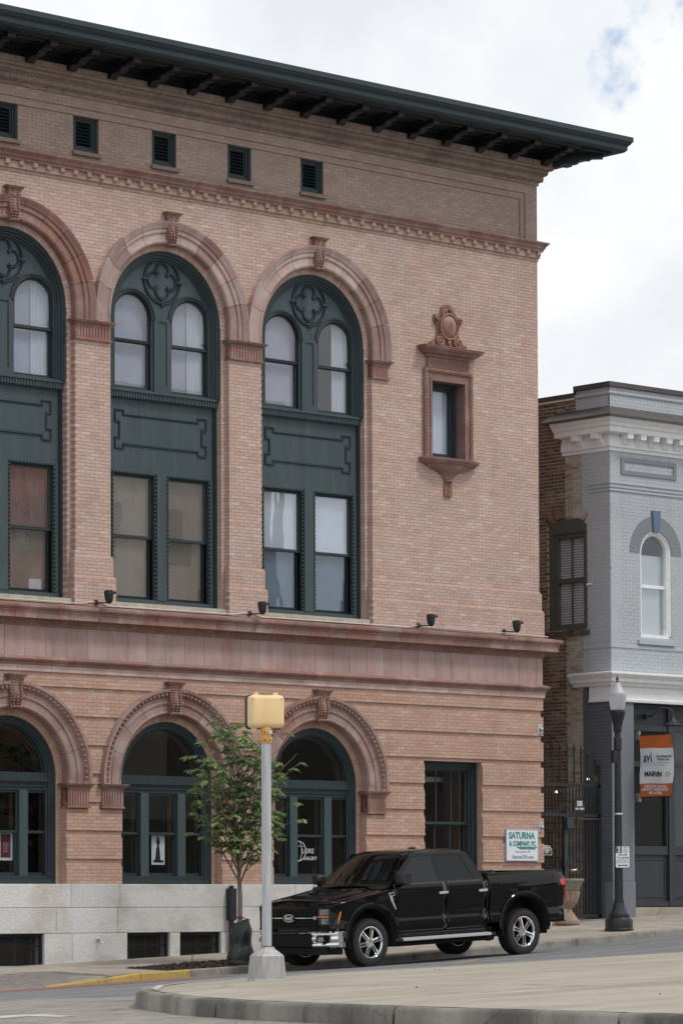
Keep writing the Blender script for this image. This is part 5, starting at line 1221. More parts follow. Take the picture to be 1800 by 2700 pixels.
tag(b.build('concrete_block', mat('pale_block', (.46,.45,.43), (.55,.54,.52), 6, .9)), 'pale concrete block on the sidewalk beside the urn', 'block')
# ------------------------------------------------------------------ street lamp
LX, LY = 49.42, -2.8; lz = walk(LX, LY)
t = thing('street_lamp', (LX, LY, lz), 'black fluted street lamp with clear acorn globe in front of the grey building', 'street lamp')
LP = mat('lamp_black', (.010,.012,.015), (.016,.019,.023), 10, .42, c3=(.10,.10,.095), s3=7, f3=(.72,.86))
MB().lathe([(.285,0),(.285,.04),(.27,.055),(.275,.20),(.26,.235),(.215,.25),(.205,.27),(.215,.30),(.205,.335),(.17,.35)], (LX,LY,lz), 28).build('base', LP, t, smooth=35)
b = MB(); nf = 14
def flr(r_, z, amp): return [(LX+r_*(1+amp*abs(math.sin(nf*PI*k/84)))*math.cos(2*PI*k/84), LY+r_*(1+amp*abs(math.sin(nf*PI*k/84)))*math.sin(2*PI*k/84), lz+z) for k in range(84)]
b.rings([flr(.165,.35,.05), flr(.125,.45,.05), flr(.10,.58,.05)]); b.lathe([(.105,.58),(.112,.60),(.105,.62)], (LX,LY,lz), 20); b.rings([flr(.085,.62,.06), flr(.07,2.3,.06), flr(.058,4.05,.05)]); b.build('shaft', LP, t, smooth=50)
MB().lathe([(.085,2.36),(.09,2.38),(.085,2.40)], (LX,LY,lz), 16).build('band', METAL, t)
MB().lathe([(.075,3.68),(.08,3.70),(.08,3.92),(.075,3.95)], (LX,LY,lz), 16).box(LX-.16, LX-.05, LY-.04, LY+.04, lz+3.42, lz+3.68).build('bracket_collar', LP, t)
MB().lathe([(.07,4.05),(.085,4.10),(.085,4.16),(.10,4.25),(.13,4.35),(.15,4.43),(.155,4.47),(.15,4.50),(.12,4.51)], (LX,LY,lz), 24).build('capital', LP, t, smooth=40)
ACR = glass_mat('acorn_acrylic', tint=(.80,.82,.84), ior=1.45, rough=.12)
m_ = mat('frosted_acrylic', (.72,.74,.77), None, rough=.25); pb = m_.node_tree.nodes['Principled BSDF']; pb.inputs['Transmission Weight'].default_value = .55; pb.inputs['Roughness'].default_value = .35
prof = [(.12,4.50),(.138,4.54),(.152,4.64),(.172,4.77),(.176,4.83),(.163,4.87),(.142,4.89),(.128,4.92),(.09,4.965),(.075,5.015),(.045,5.06),(.028,5.08)]
b = MB(); b.rings([[(LX+r_*(1+.012*math.sin(36*2*PI*k/144))*math.cos(2*PI*k/144), LY+r_*(1+.012*math.sin(36*2*PI*k/144))*math.sin(2*PI*k/144), lz+z) for k in range(144)] for r_, z in prof]); b.build('acorn_globe', m_, t, smooth=60)
MB().lathe([(.028,5.07),(.035,5.09),(.012,5.11),(.025,5.14),(.028,5.16),(.01,5.19),(.004,5.25)], (LX,LY,lz), 10).build('finial', LP, t, smooth=40)
for ch in t.children:
    for v in ch.data.vertices: v.co.z = lz+(v.co.z-lz)*.958
# parking sign strapped to the lamp
t = thing('parking_sign', (LX-.02, LY-.09, 1.9), 'small white and green three hour parking sign strapped to the street lamp', 'sign')
M_ = Matrix.Translation((LX-.02, LY-.13, lz+1.44)) @ Matrix.Rotation(R(-42), 4, 'Z') @ Matrix.Scale(.92, 4)
def rl(hw, z0, z1, r_=.025): return [(hw-r_+r_*math.cos(a), z1-r_+r_*math.sin(a)) for a in (0, PI/4, PI/2)]+[(-hw+r_+r_*math.cos(a), z1-r_+r_*math.sin(a)) for a in (PI/2, PI*.75, PI)]+[(-hw+r_+r_*math.cos(a), z0+r_+r_*math.sin(a)) for a in (PI, PI*1.25, PI*1.5)]+[(hw-r_+r_*math.cos(a), z0+r_+r_*math.sin(a)) for a in (PI*1.5, PI*1.75, PI*2)]
SG = mat('sign_green', (.012,.10,.075), None, rough=.4)
b = MB().plate([rl(.155, -.235, .235)], -.006, .0); b.xform(M_); b.build('plate', PAPER, t)
b = MB().plate([rl(.155, -.235, .235), rl(.145, -.225, .225)], -.008, -.0062); b.xform(M_); b.build('rim', SG, t)
b = MB().box(-.143, -.02, -.0085, -.0062, .085, .223); b.xform(M_); b.build('panel', SG, t)
def st(s, size, x, z, m_, bold=.0, sx=1.0): return text_obj(s, size, m_, t, M_ @ Matrix.Translation((x, -.010, z)) @ Matrix.Rotation(PI/2, 4, 'X'), bold, .0008, sx=sx)
st('3', .12, -.08, .14, PAPER, .003); st('FREE', .035, -.08, .205, PAPER, .001); st('HOUR', .034, .06, .195, SG); st('METER', .034, .06, .15, SG); st('PARKING', .030, .06, .105, SG)
st('8:00 AM', .052, 0, .045, SG, .001); st('TO 6:00 PM', .052, 0, -.02, SG, .001, .95); st('EXCEPT SUNDAY', .032, 0, -.075, SG); st('AND CITY HOLIDAY', .030, 0, -.118, SG)
b = MB().plate([[(-.11,-.18),(-.07,-.155),(-.07,-.17),(.07,-.17),(.07,-.155),(.11,-.18),(.07,-.205),(.07,-.19),(-.07,-.19),(-.07,-.205)]], -.009, -.0065); b.xform(M_); b.build('arrow', SG, t)
# ------------------------------------------------------------------ street tree
TX, TY = 39.86, -2.62; tz = walk(TX, TY)
TR = thing('street_tree', (TX, TY, tz), 'young leafy street tree with thin stems in front of the shop windows', 'tree')
BARK = mat('bark', (.13,.105,.085), (.21,.175,.145), 9, .9, bump=.6, bscale=30, stretch=(1,1,.25))
rng = random.Random(12); tips = []; trunk = MB()
trunk.tube([(TX-.01,TY,tz-.05),(TX,TY,tz+.7),(TX+.01,TY,tz+1.15),(TX-.01,TY,tz+1.45)], [.055,.045,.042,.038], 10)
tw = MB()
def grow(p, d, ln, r_, lev):
    # one stem: bends upward a little, throws side stems
    pts = [p]; n = 6 if lev < 2 else 4; q = Vector(p); dd = Vector(d).normalized()
    for i in range(n):
        dd = (dd + Vector((rng.uniform(-.11,.11), rng.uniform(-.11,.11), rng.uniform(.0,.10) if lev < 2 else rng.uniform(-.12,.06)))).normalized(); q = q + dd*ln/n; pts.append(q.copy())
    tw.tube(pts, [r_*(1-.75*i/n)+.0018 for i in range(n+1)], 6 if lev < 1 else (5 if lev < 2 else 4))
    for i in range(1, n+1):
        if lev < 2:
            k = (2 if rng.random() < .7 else 1)
            for _ in range(k):
                a = rng.uniform(0, 2*PI); side = Vector((math.cos(a), math.sin(a), rng.uniform(.1, .75))).normalized()
                grow(pts[i], dd*.55+side, ln*rng.uniform(.30, .48), r_*(1-.6*i/n)*.55, lev+1)
        if lev == 2 or i >= n-1: tips.append((pts[i].copy(), dd.copy(), lev))
top_ = Vector((TX-.01, TY, tz+1.42))
grow(top_, (-.03,.0,1), 2.2, .030, 0)
for i, (a, el, ln, z) in enumerate(((2.9,52,1.75,0),(.25,50,1.75,-.05),(1.7,55,1.5,.15),(4.6,55,1.55,.05),(3.5,60,1.9,.25),(5.8,58,1.9,.2),(2.2,62,1.6,.55),(.9,60,1.6,.6),(5.2,64,1.5,.75),(3.1,60,1.35,.9),(.0,62,1.35,1.0),(4.2,62,1.1,1.25),(1.3,62,1.0,1.4))):
    grow(top_+Vector((0,0,z)), (math.cos(a)*math.cos(R(el)), math.sin(a)*math.cos(R(el))*.85, math.sin(R(el))), ln, .017, 1)
trunk.add(tw.v, tw.f); trunk.build('trunk', BARK, TR, smooth=60, recalc=False)
lv, lf, lr = [], [], []
def leaflet(p, d, nrm, l, w):
    d = d.normalized(); s_ = d.cross(nrm).normalized(); up = s_.cross(d)
    o = len(lv); m1 = p+d*l*.38; m2 = p+d*l*.72-up*l*.07; e_ = p+d*l-up*l*.22
    lv.extend([tuple(p), tuple(m1+s_*w-up*w*.35), tuple(m1), tuple(m1-s_*w-up*w*.35), tuple(m2+s_*w*.75-up*w*.3), tuple(m2), tuple(m2-s_*w*.75-up*w*.3), tuple(e_)])
    lf.extend([(o,o+2,o+1),(o,o+3,o+2),(o+1,o+2,o+5,o+4),(o+2,o+3,o+6,o+5),(o+4,o+5,o+7),(o+5,o+6,o+7)]); v = rng.random(); lr.extend([v]*8)
for p, d, lev in tips:
    for _ in range(rng.choice((0,0,1,1)) if p.z < tz+2.7 else rng.choice((0,0,1))):
        a = rng.uniform(0, 2*PI); out_ = (Vector((math.cos(a), math.sin(a), rng.uniform(-.2,.5)))*.8 + d*.6).normalized(); ln = rng.uniform(.12, .22); base = Vector(p)
        sd_ = out_.cross(Vector((0,0,1))); sd_ = sd_.normalized() if sd_.length > .01 else Vector((1,0,0))
        for k in range(4):                       # pinnate leaf, drooping
            t_ = (k+.7)/4; q = base+out_*ln*t_-Vector((0,0,.05*t_*t_))
            for s_ in (-1, 1):
                dd = (out_*.55+sd_*s_*.8+Vector((0,0,-.35-.3*t_+rng.uniform(-.2,.2)))).normalized(); nr = (Vector((0,0,1))+Vector((rng.uniform(-.5,.5),rng.uniform(-.5,.5),0))).normalized()
                leaflet(q, dd, nr, rng.uniform(.095,.16), rng.uniform(.021,.033))
        leaflet(base+out_*ln-Vector((0,0,.05)), (out_+Vector((0,0,-.5))), Vector((0,0,1)), rng.uniform(.07,.11), .018)
me = bpy.data.meshes.new('crown'); me.from_pydata(lv, [], lf); at = me.attributes.new('rnd', 'FLOAT', 'POINT'); at.data.foreach_set('value', lr)
LEAF = bpy.data.materials.new('leaf'); LEAF.use_nodes = True; t_ = LEAF.node_tree; b_ = t_.nodes['Principled BSDF']; b_.inputs['Roughness'].default_value = .5
an = N(t_, 'ShaderNodeAttribute', attribute_name='rnd'); cr = N(t_, 'ShaderNodeValToRGB'); L(t_, an.outputs['Fac'], cr.inputs[0])
e = cr.color_ramp.elements; e[0].color = (.06,.12,.05,1); e[1].color = (.34,.38,.13,1); x_ = e.new(.45); x_.color = (.125,.205,.075,1); x_ = e.new(.8); x_.color = (.20,.285,.10,1)
g_ = N(t_, 'ShaderNodeNewGeometry'); L(t_, cr.outputs[0], b_.inputs['Base Color'])
tl = N(t_, 'ShaderNodeBsdfTranslucent'); hs = N(t_, 'ShaderNodeHueSaturation', i_Value=1.3, i_Saturation=1.1); L(t_, cr.outputs[0], hs.inputs['Color']); L(t_, hs.outputs[0], tl.inputs[0])
ms = N(t_, 'ShaderNodeMixShader', i_0=.35); L(t_, b_.outputs[0], ms.inputs[1]); L(t_, tl.outputs[0], ms.inputs[2]); L(t_, ms.outputs[0], t_.nodes['Material Output'].inputs[0])
me.materials.append(LEAF); o = bpy.data.objects.new('crown', me); COL.objects.link(o); par(o, TR)
print('leaflets', len(lv)//8)
# watering bag zipped round the foot of the trunk
t = thing('watering_bag', (TX, TY, tz), 'dark green watering bag zipped round the foot of the street tree', 'tree bag')
b = MB(); rs = []
for i in range(25):
    u = i/24; rr = .235-.085*u+.012*math.sin(u*11); ring = []
    for k in range(40):
        a = 2*PI*k/40; fold = 1+.05*math.sin(4*a+3*u)+.035*math.sin(9*a-9*u)*(.4+u)+.03*math.sin(17*a+14*u)*u
        ring.append((TX+.02+rr*fold*math.cos(a)*(1.0+.15*(1-u)), TY+rr*fold*math.sin(a), tz+.01+.72*u+.05*math.cos(a+.6)*u))
    rs.append(ring)
b.rings(rs, caps=False); b.build('bag', mat('green_vinyl', (.008,.015,.014), (.013,.023,.021), 4, .45, bump=.9, bscale=9), t, smooth=70)
MB().tube([(TX+.06*math.cos(2*PI*i/12), TY+.06*math.sin(2*PI*i/12), tz+.80+.02*math.sin(i)) for i in range(13)], .009, 5).tube([(TX+.05,TY-.04,tz+.80),(TX+.13,TY-.08,tz+.74),(TX+.16,TY-.09,tz+.76)], .007, 5).build('red_strap', mat('red_strap', (.42,.03,.06), None, rough=.6), t)
sk = MB().tube([(38.98,-2.35,walk(38.98,-2.35)),(38.985,-2.36,walk(38.98,-2.35)+.21)], .008, 5); tag(sk.build('marker_stake', mat('rust', (.10,.05,.035), None, rough=.9)), 'thin rusty marker stake standing in the mulch bed', 'stake')
# ------------------------------------------------------------------ pedestrian signal seen from behind
SX, SY = 27.25, -17.95; sz = top(SX, SY)
SG_ = thing('pedestrian_signal', (SX, SY, sz), 'pedestrian signal with pale yellow housing on a grey pole, seen from behind', 'signal')
def rotz(b, a=R(-29)): return b.xform(Matrix.Translation((SX, SY, sz)) @ Matrix.Rotation(a, 4, 'Z'))
GALV = mat('weathered_aluminium', (.42,.44,.46), (.54,.56,.58), 7, .5, metal=.55, stretch=(3,3,.25), rvar=.15)
CASTA = mat('cast_aluminium', (.30,.30,.30), (.42,.42,.41), 6, .6, metal=.35, stretch=(3,3,.5))
def octr(hw, ch, z): return [(hw,-hw+ch,z),(hw,hw-ch,z),(hw-ch,hw,z),(-hw+ch,hw,z),(-hw,hw-ch,z),(-hw,-hw+ch,z),(-hw+ch,-hw,z),(hw-ch,-hw,z)]
b = MB().rings([octr(.205,.07,0), octr(.20,.07,.02), octr(.175,.06,.29), octr(.165,.06,.305), octr(.085,.035,.375), octr(.075,.03,.40)]); rotz(b, R(-20)); b.build('base', CASTA, SG_)
b = MB()
for i in range(40): a = 2*PI*i/40; b._ell((.225*math.cos(a)+random.uniform(-.02,.02), .225*math.sin(a)+random.uniform(-.02,.02), .0), .03, .03, .014, 6, 3)
rotz(b); b.build('grout', mat('grout', (.50,.49,.46), (.35,.34,.31), 20, .95), SG_, kind='stuff')
b = MB().tube([(0,0,.385),(0,0,.41)], .068, 20); rotz(b); b.build('collar', BLACKM, SG_, smooth=40)
for z in (2.885, 2.975):
    for x in (-.03, .03):
        b = MB().tube([(x, -.055, z), (x, -.074, z)], .009, 6); rotz(b); b.build('bolt', BLACKM, SG_)
b = MB().tube([(0,0,.40),(0,0,2.86)], .0585, 24); rotz(b); b.build('pole', GALV, SG_, smooth=40)
SY_ = mat('signal_yellow', (.78,.54,.27), (.82,.61,.34), 2.2, .5, c3=(.62,.50,.33), s3=5, f3=(.62,.82), stretch=(3,3,.4)); SYD = mat('signal_collar_yellow', (.66,.33,.06), (.70,.40,.11), 4, .55)
b = MB().lathe([(.064,2.85),(.068,2.855),(.068,2.92),(.062,2.925),(.062,2.95),(.068,2.955),(.068,3.00),(.072,3.03),(.06,3.05)], (0,0,0), 20); rotz(b); b.build('slip_fitter', SYD, SG_, smooth=40)
b = MB().tube([(.03,-.055,2.98),(.035,-.085,2.98)], .026, 12); rotz(b); b.build('bolt_cap', METAL, SG_)
def rr(hw, h0, h1, r_, y, n=5):
    P = []
    for cx, cz, a0 in ((hw-r_, h1-r_, 0), (-hw+r_, h1-r_, PI/2), (-hw+r_, h0+r_, PI), (hw-r_, h0+r_, 1.5*PI)):
        P += [(cx+r_*math.cos(a0+PI/2*i/n), y, cz+r_*math.sin(a0+PI/2*i/n)) for i in range(n+1)]
    return P
H0_, H1_ = 3.035, 3.43
b = MB().rings([rr(.165,H0_+.05,H1_-.05,.035,-.085), rr(.195,H0_+.02,H1_-.02,.04,-.075), rr(.208,H0_+.006,H1_-.006,.045,-.055), rr(.212,H0_,H1_,.048,-.02), rr(.214,H0_,H1_,.048,.10)]); rotz(b); b.build('housing', SY_, SG_, smooth=50)
for x, z in ((-.175,3.08),(.175,3.08),(-.175,3.385),(.175,3.385)):
    b = MB().tube([(x, -.07, z), (x, -.088, z)], .011, 8); rotz(b); b.build('screw', METAL, SG_)
b = MB().rings([rr(.2165,H0_-.003,H1_+.003,.05,.085), rr(.2165,H0_-.003,H1_+.003,.05,.098)]); rotz(b); b.build('seam', BLACKM, SG_)
b = MB().rings([rr(.225,H0_-.01,H1_+.01,.05,.10), rr(.225,H0_-.01,H1_+.01,.05,.19)]); rotz(b); b.build('visor', BLACKM, SG_, smooth=40)
for x, z in ((-.12, H1_), (.12, H1_), (-.14, H0_-.015)):
    b = MB().prism([(x-.035, z-.01), (x+.035, z-.01), (x+.02, z+.035), (x-.015, z+.035)] if z > 3.2 else [(x-.035, z+.02), (x+.035, z+.02), (x+.005, z-.025), (x-.02, z-.025)], 'y', -.01, .08); rotz(b); b.build('hinge', SY_, SG_)
# ------------------------------------------------------------------ buildings across the street (seen only in the glass)
def opposite(name, x0, x1, y, d, h, m, lab, wm):
    t = thing(name, ((x0+x1)/2, y, 1), lab, 'building', 'buildings across the street')
    MB().box(x0, x1, y-d, y, -1, h).build('wall', m, t); MB().box(x0-.2, x1+.2, y-d-.2, y+.3, h, h+.5).build('cornice', m, t)
    nx = max(2, int((x1-x0)/2.4)); st_ = (x1-x0)/nx
    for i in range(nx):
        for z in np.arange(6.0, h-2.5, 3.6):
            xm = x0+st_*(i+.5); MB().box(xm-.55, xm+.55, y, y+.05, z, z+1.9).build('window', wm, t)
    MB().box(x0+.3, x1-.3, y, y+.06, 1.5, 4.6).build('shopfront', wm, t)
DG = mat('dark_glazing', (.20,.17,.14), (.28,.25,.21), 1, .4)
opposite('tan_building', 69.5, 78.6, -40, 12, 18.6, mat('tan_stucco', (.50,.42,.33), (.68,.61,.52), .35, .9, stretch=(1,1,.3)), 'tan stucco building across the street, reflected in the middle windows', DG)
opposite('red_building', 57.0, 69.2, -40, 12, 17.0, mat('red_stucco', (.40,.22,.17), (.46,.28,.22), 1, .9), 'red brick building across the street, reflected in the left windows', DG)
opposite('low_building', 79.5, 100, -42, 12, 9.5, mat('drab_stucco', (.22,.20,.17), (.27,.25,.22), 1, .9), 'low drab building across the street beyond the tan one', DG)
# ------------------------------------------------------------------ the pickup truck (local x towards its tail, front axle at x = 0, -y towards the street)
TK = bpy.data.objects.new('pickup_truck', None); COL.objects.link(TK)
TK['label'] = 'shiny black four door pickup truck with chrome wheels parked at the kerb'; TK['category'] = 'truck'
TK.location = (40.02, -4.93, .607); TK.rotation_euler = (0, -math.atan(.0428), 0)
PAINT = mat('black_car_paint', (.002,.0022,.0028), None, rough=.03, coat=.0, spec=.34)
BLKP = mat('black_plastic', (.012,.012,.013), (.018,.018,.019), 40, .55); GLB = mat('gloss_black', (.005,.005,.006), None, rough=.12)
CHR = mat('chrome', (.80,.81,.82), None, rough=.09, metal=1.0); SAT = mat('satin_chrome', (.72,.73,.75), None, rough=.28, metal=.55); RUB = mat('tyre_rubber', (.014,.014,.015), (.022,.022,.023), 30, .8, bump=.3, bscale=50)
TINT = mat('tinted_glass', (.008,.013,.014), None, rough=.02, spec=.35); UND = mat('underbody', (.006,.006,.006), None, rough=.9)
PRIV = mat('privacy_glass', (.004,.005,.006), None, rough=.02, spec=.3)
WSH = glass_mat('windscreen_glass', tint=(.35,.38,.37), ior=1.32, wave=.0)
CABIN = mat('cabin_trim', (.08,.07,.06), (.12,.105,.09), 3, .85)
zp = [.44,.52,.58,.66,.76,.81,.95,1.10,1.22,1.31,1.37,1.43,1.50]; yp = [.90,.945,.975,1.005,.985,.965,.985,1.002,1.008,.995,.972,.945,.90]
def ysd(z): return float(np.interp(z, zp, yp))
AF, AR, WB = (0.0, .47, .555), (3.693, .50, .575), 3.693
def archz(x, z0):
    z = z0
    for cx, cz, r_ in (AF, AR):
        if abs(x-cx) < r_: z = max(z, cz+math.sqrt(r_*r_-(x-cx)**2))
    return z
def flare(x):
    f = 0
    for cx, cz, r_ in (AF, AR): f = max(f, max(0, 1-abs(x-cx)/.85))
    return .022*f
def panel(name, xs, ztop, zbot, mats=PAINT, yadd=0.0, ztaper=None, parent=TK, flat=False):
    """side skin between two heights following the body section; both sides"""
    for sg in (-1, 1):
        b = MB(); rows = [.0,.03,.07,.12,.18,.25,.33,.42,.52,.62,.72,.80,.87,.93,.97,1.0]; cols = []
        for x in xs:
            zt = ztop(x); zb = min(archz(x, zbot(x)), zt-.012); zl = sorted(set(zp+[zb, zt])); col = []
            n = 22
            for j in range(n+1):
                z = zb+(zt-zb)*j/n; y = ysd(z)+yadd+flare(x)*max(0, min(1, (1.25-z)/.3))
                if x < -.50: y -= .13*((-.50-x)/.42)**2
                if x > 4.5: y -= .05*((x-4.5)/.42)**2
                col.append((x, sg*y, z))
            cols.append(col)
        b.rings(cols, closed=False, caps=False)
        inner = MB(); m_ = b.build(name, mats, parent, smooth=32, recalc=False)
        md = m_.modifiers.new('thick', 'SOLIDIFY'); md.thickness = .02; md.offset = 0
hood = lambda x: float(np.interp(x, [-.9,-.75,-.4,0,.53], [1.045,1.105,1.165,1.225,1.315]))
lin_ = lambda a, c, n: [a+(c-a)*i/n for i in range(n+1)]
panel('fender', lin_(-.86, .545, 52), hood, lambda x: .66 if x < -.3 else .545)
def dtop(x): return 1.375
panel('front_door', lin_(.556, 1.775, 14), dtop, lambda x: .545)
panel('rear_door', lin_(1.787, 2.745, 12), dtop, lambda x: .545 if x < 2.6 else .545+.15*(x-2.6)/.145)
panel('rocker_panel', lin_(.56, 3.1, 10), lambda x: .538, lambda x: .44, yadd=-.01)
panel('cab_corner', lin_(2.757, 2.80, 2), dtop, lambda x: .60)
panel('bed_side', lin_(2.845, 4.90, 60), lambda x: 1.455+.012*(x-2.8), lambda x: .60)
# wheel arch lips
for nm, (cx, cz, r_) in (('front', AF), ('rear', AR)):
    for sg in (-1, 1):
        b = MB().arc([(r_-.012, sg*.80), (r_-.012, sg*1.012), (r_+.01, sg*1.03), (r_+.05, sg*1.03), (r_+.07, sg*1.012), (r_+.06, sg*.98)], (cx, cz), R(-2), R(182), 36); b.build('wheel_arch_lip', PAINT, TK, smooth=35)
        b = MB().arc([(r_-.014, sg*.45), (r_-.014, sg*1.0), (r_-.03, sg*1.0), (r_-.03, sg*.45)], (cx, cz), R(-15), R(195), 24); b.build('wheel_well', UND, TK, smooth=40)
# hidden structure; the low wide box is added to deepen the shade underneath
MB().box(-.72, 4.85, -.60, .60, .40, .95).box(.66, 3.02, -.86, .86, .30, .50).box(-.9, -.5, -.8, .8, .24, .60).build('chassis_and_shade_box', UND, TK)
MB().box(.62, 2.78, -.94, .94, .48, 1.33).build('cab_inner', UND, TK)
b = MB().box(2.86, 4.86, -.90, .90, 1.12, 1.16).box(2.86, 4.86, -.90, -.82, 1.12, 1.46).box(2.86, 4.86, .82, .90, 1.12, 1.46).box(2.86, 2.92, -.82, .82, 1.16, 1.46); b.build('bed_liner', BLKP, TK)
MB().box(4.5, 4.86, -.92, .92, .70, 1.12).box(2.88, 3.08, -.93, .93, .60, 1.12).build('bed_inner', UND, TK)
MB().box(-.70, .60, -.88, .88, 1.03, 1.09).build('engine_bay', UND, TK)
b = MB()
for sg in (-1, 1): b.prism([(2.84, sg*.955), (4.90, sg*.93), (4.90, sg*.82), (2.84, sg*.82)], 'z', 1.452, 1.484)
b.build('bed_rail', BLKP, TK)
b = MB().rings([[(4.885, y, z) for y in (-.93, .93) for z in (0,)] for z in (0,)]) if False else MB()
b.bbox(0, 1, 0, 1, 0, 1) if False else None
b = MB().box(4.88, 4.925, -.80, .80, .78, 1.475).build('tailgate', PAINT, TK)
# rear bumper, chrome corner
b = MB(); rs = []
for i in range(17):
    t_ = -1+2*i/16; y = .99*t_; x = 5.07-.13*abs(t_)**3; rs.append([(x-.10, y, .56), (x, y, .58), (x+.012, y, .65), (x, y, .76), (x-.12, y, .775)])
b.rings(rs); b.build('rear_bumper', CHR, TK, smooth=40)
for sg in (-1, 1):
    b = MB(); b.rings([[(x, sg*(.965), .55), (x, sg*.985, .60), (x, sg*.985, .77), (x, sg*.955, .79), (x, sg*.80, .79), (x, sg*.80, .55)] for x in (4.30, 4.6, 4.93)]); b.build('bumper_side', PAINT, TK, smooth=40)
# hood
b = MB(); nx, ny = 26, 24; G_ = []
for i in range(nx+1):
    row = []
    for j in range(ny+1):
        v = -1+2*j/ny; y = v*.965; u = i/nx
        xn = -.925+.17*abs(v)**3.2; xr = .42-.0+.12*v*v; x = xn+(xr-xn)*u
        z = hood(x)+.055*(1-abs(v)**2.4)*(1-.25*u)+.018*(1 if abs(v) < .52 else max(0, 1-(abs(v)-.52)/.10))*min(1, u*3)
        if u < .12: z -= .11*(1-u/.12)**2
        if abs(v) > .93: z -= .02*(abs(v)-.93)/.07
        row.append((x, y, z))
    G_.append(row)
b.rings(G_, closed=False, caps=False); o = b.build('hood', PAINT, TK, smooth=40, recalc=False)
# nose: face, grille, lamps
def nosex(v): return -.915+.165*abs(v)**3.2
def noseface(z0, z1, v0, v1, off, name, m_, n=20, bulge=.0, parent=TK):
    b = MB(); G_ = []
    for i in range(n+1):
        v = v0+(v1-v0)*i/n; G_.append([(nosex(v)-off-bulge*math.sin(PI*j/6), v*.955, z0+(z1-z0)*j/6) for j in range(7)]+[(nosex(v)+.05, v*.955, z1), (nosex(v)+.05, v*.955, z0)])
    b.rings(G_); return b.build(name, m_, parent, smooth=40)
noseface(.60, 1.05, -.985, .985, .0, 'nose_panel', PAINT)
BLKD = mat('dull_black', (.004,.004,.0045), None, rough=.5, spec=.25)
gr = noseface(.68, 1.025, -.66, .66, .012, 'grille', BLKD)
for z in (.70,.755,.81,.93,.985): noseface(z-.012, z+.012, -.645, .645, .040, 'grille_bar', BLKD, parent=gr)
noseface(.858, .880, -.66, .66, .05, 'grille_bar', BLKP, parent=gr); noseface(.862, .876, -.66, -.15, .056, 'chrome_strip', CHR, parent=gr); noseface(.862, .876, .15, .66, .056, 'chrome_strip', CHR, parent=gr)
noseface(.845, .895, -.66, -.60, .058, 'chrome_strip', CHR, parent=gr)
for k in range(-6, 7): noseface(.69, 1.02, k*.1-.008, k*.1+.008, .022, 'grille_bar', BLKD, 2, parent=gr)
M_ = Matrix.Translation((-.985, 0, .868)) @ Matrix.Rotation(-PI/2, 4, 'Z')
for sx_, sz_, y_, m_, nm in ((.152,.066,.0,CHR,'emblem_rim'), (.140,.055,-.012,mat('emblem_black', (.006,.007,.01), None, rough=.2),'emblem')):
    b = MB().prism([(sx_*math.cos(2*PI*i/32), sz_*math.sin(2*PI*i/32)) for i in range(32)], 'y', y_-.01, y_+.03); b.xform(M_); b.build(nm, m_, gr)
text_obj('Ford', .105, CHR, gr, M_ @ Matrix.Translation((0, -.026, 0)) @ Matrix.Rotation(PI/2, 4, 'X'), .002, .002, shear=.3)
LENS = mat('lamp_lens', (.012,.013,.015), (.03,.032,.035), 6, .08, spec=.8); AMB = mat('amber_lens', (.62,.20,.02), None, rough=.2); CLR = mat('clear_reflector', (.16,.17,.18), (.34,.35,.37), 9, .12, metal=.5)
for sg in (-1, 1):
    v0, v1 = (.665, .985) if sg > 0 else (-.985, -.665)
    hl = noseface(.735, 1.035, v0, v1, .014, 'headlight', LENS, 10)
    noseface(.755, .865, v0+.02*sg if sg > 0 else v0+.04, v1-.04 if sg > 0 else v1-.02, .020, 'lamp_cell', CLR, 8, parent=hl) if False else None
    a0, a1 = (.70, .92) if sg > 0 else (-.92, -.70)
    noseface(.915, 1.015, a0, a1, .022, 'lamp_cell', CLR, 8, parent=hl); noseface(.76, .855, a0+.03, a1-.03, .022, 'lamp_cell', CLR, 8, parent=hl)
    noseface(.872, .902, a0-.03, a1+.03, .026, 'signal_strip', AMB, 8, parent=hl)
    for z0, z1 in ((1.018,1.036),(.735,.752)): noseface(z0, z1, v0, v1, .026, 'lamp_bezel', GLB, 8, parent=hl)
    # marker wrapping round on to the fender
    y = .99; b = MB(); pts = [(-.74,.76),(-.71,.77),(-.665,.97),(-.695,.96)]
    b.rings([[(x, sg*(ysd(z)-.13*((-.50-x)/.42)**2+.018), z) for x, z in pts], [(x, sg*(ysd(z)-.13*((-.50-x)/.42)**2-.02), z) for x, z in pts]]); b.build('side_marker', AMB, hl)
    b = MB(); pts = [(-.86,.70),(-.74,.70),(-.64,1.0),(-.66,1.045),(-.86,1.035)]
    b.rings([[(x, sg*(ysd(z)-.13*((-.50-x)/.42)**2+.008), z) for x, z in pts], [(x, sg*(ysd(z)-.13*((-.50-x)/.42)**2-.02), z) for x, z in pts]]); b.build('lamp_side', GLB, hl)
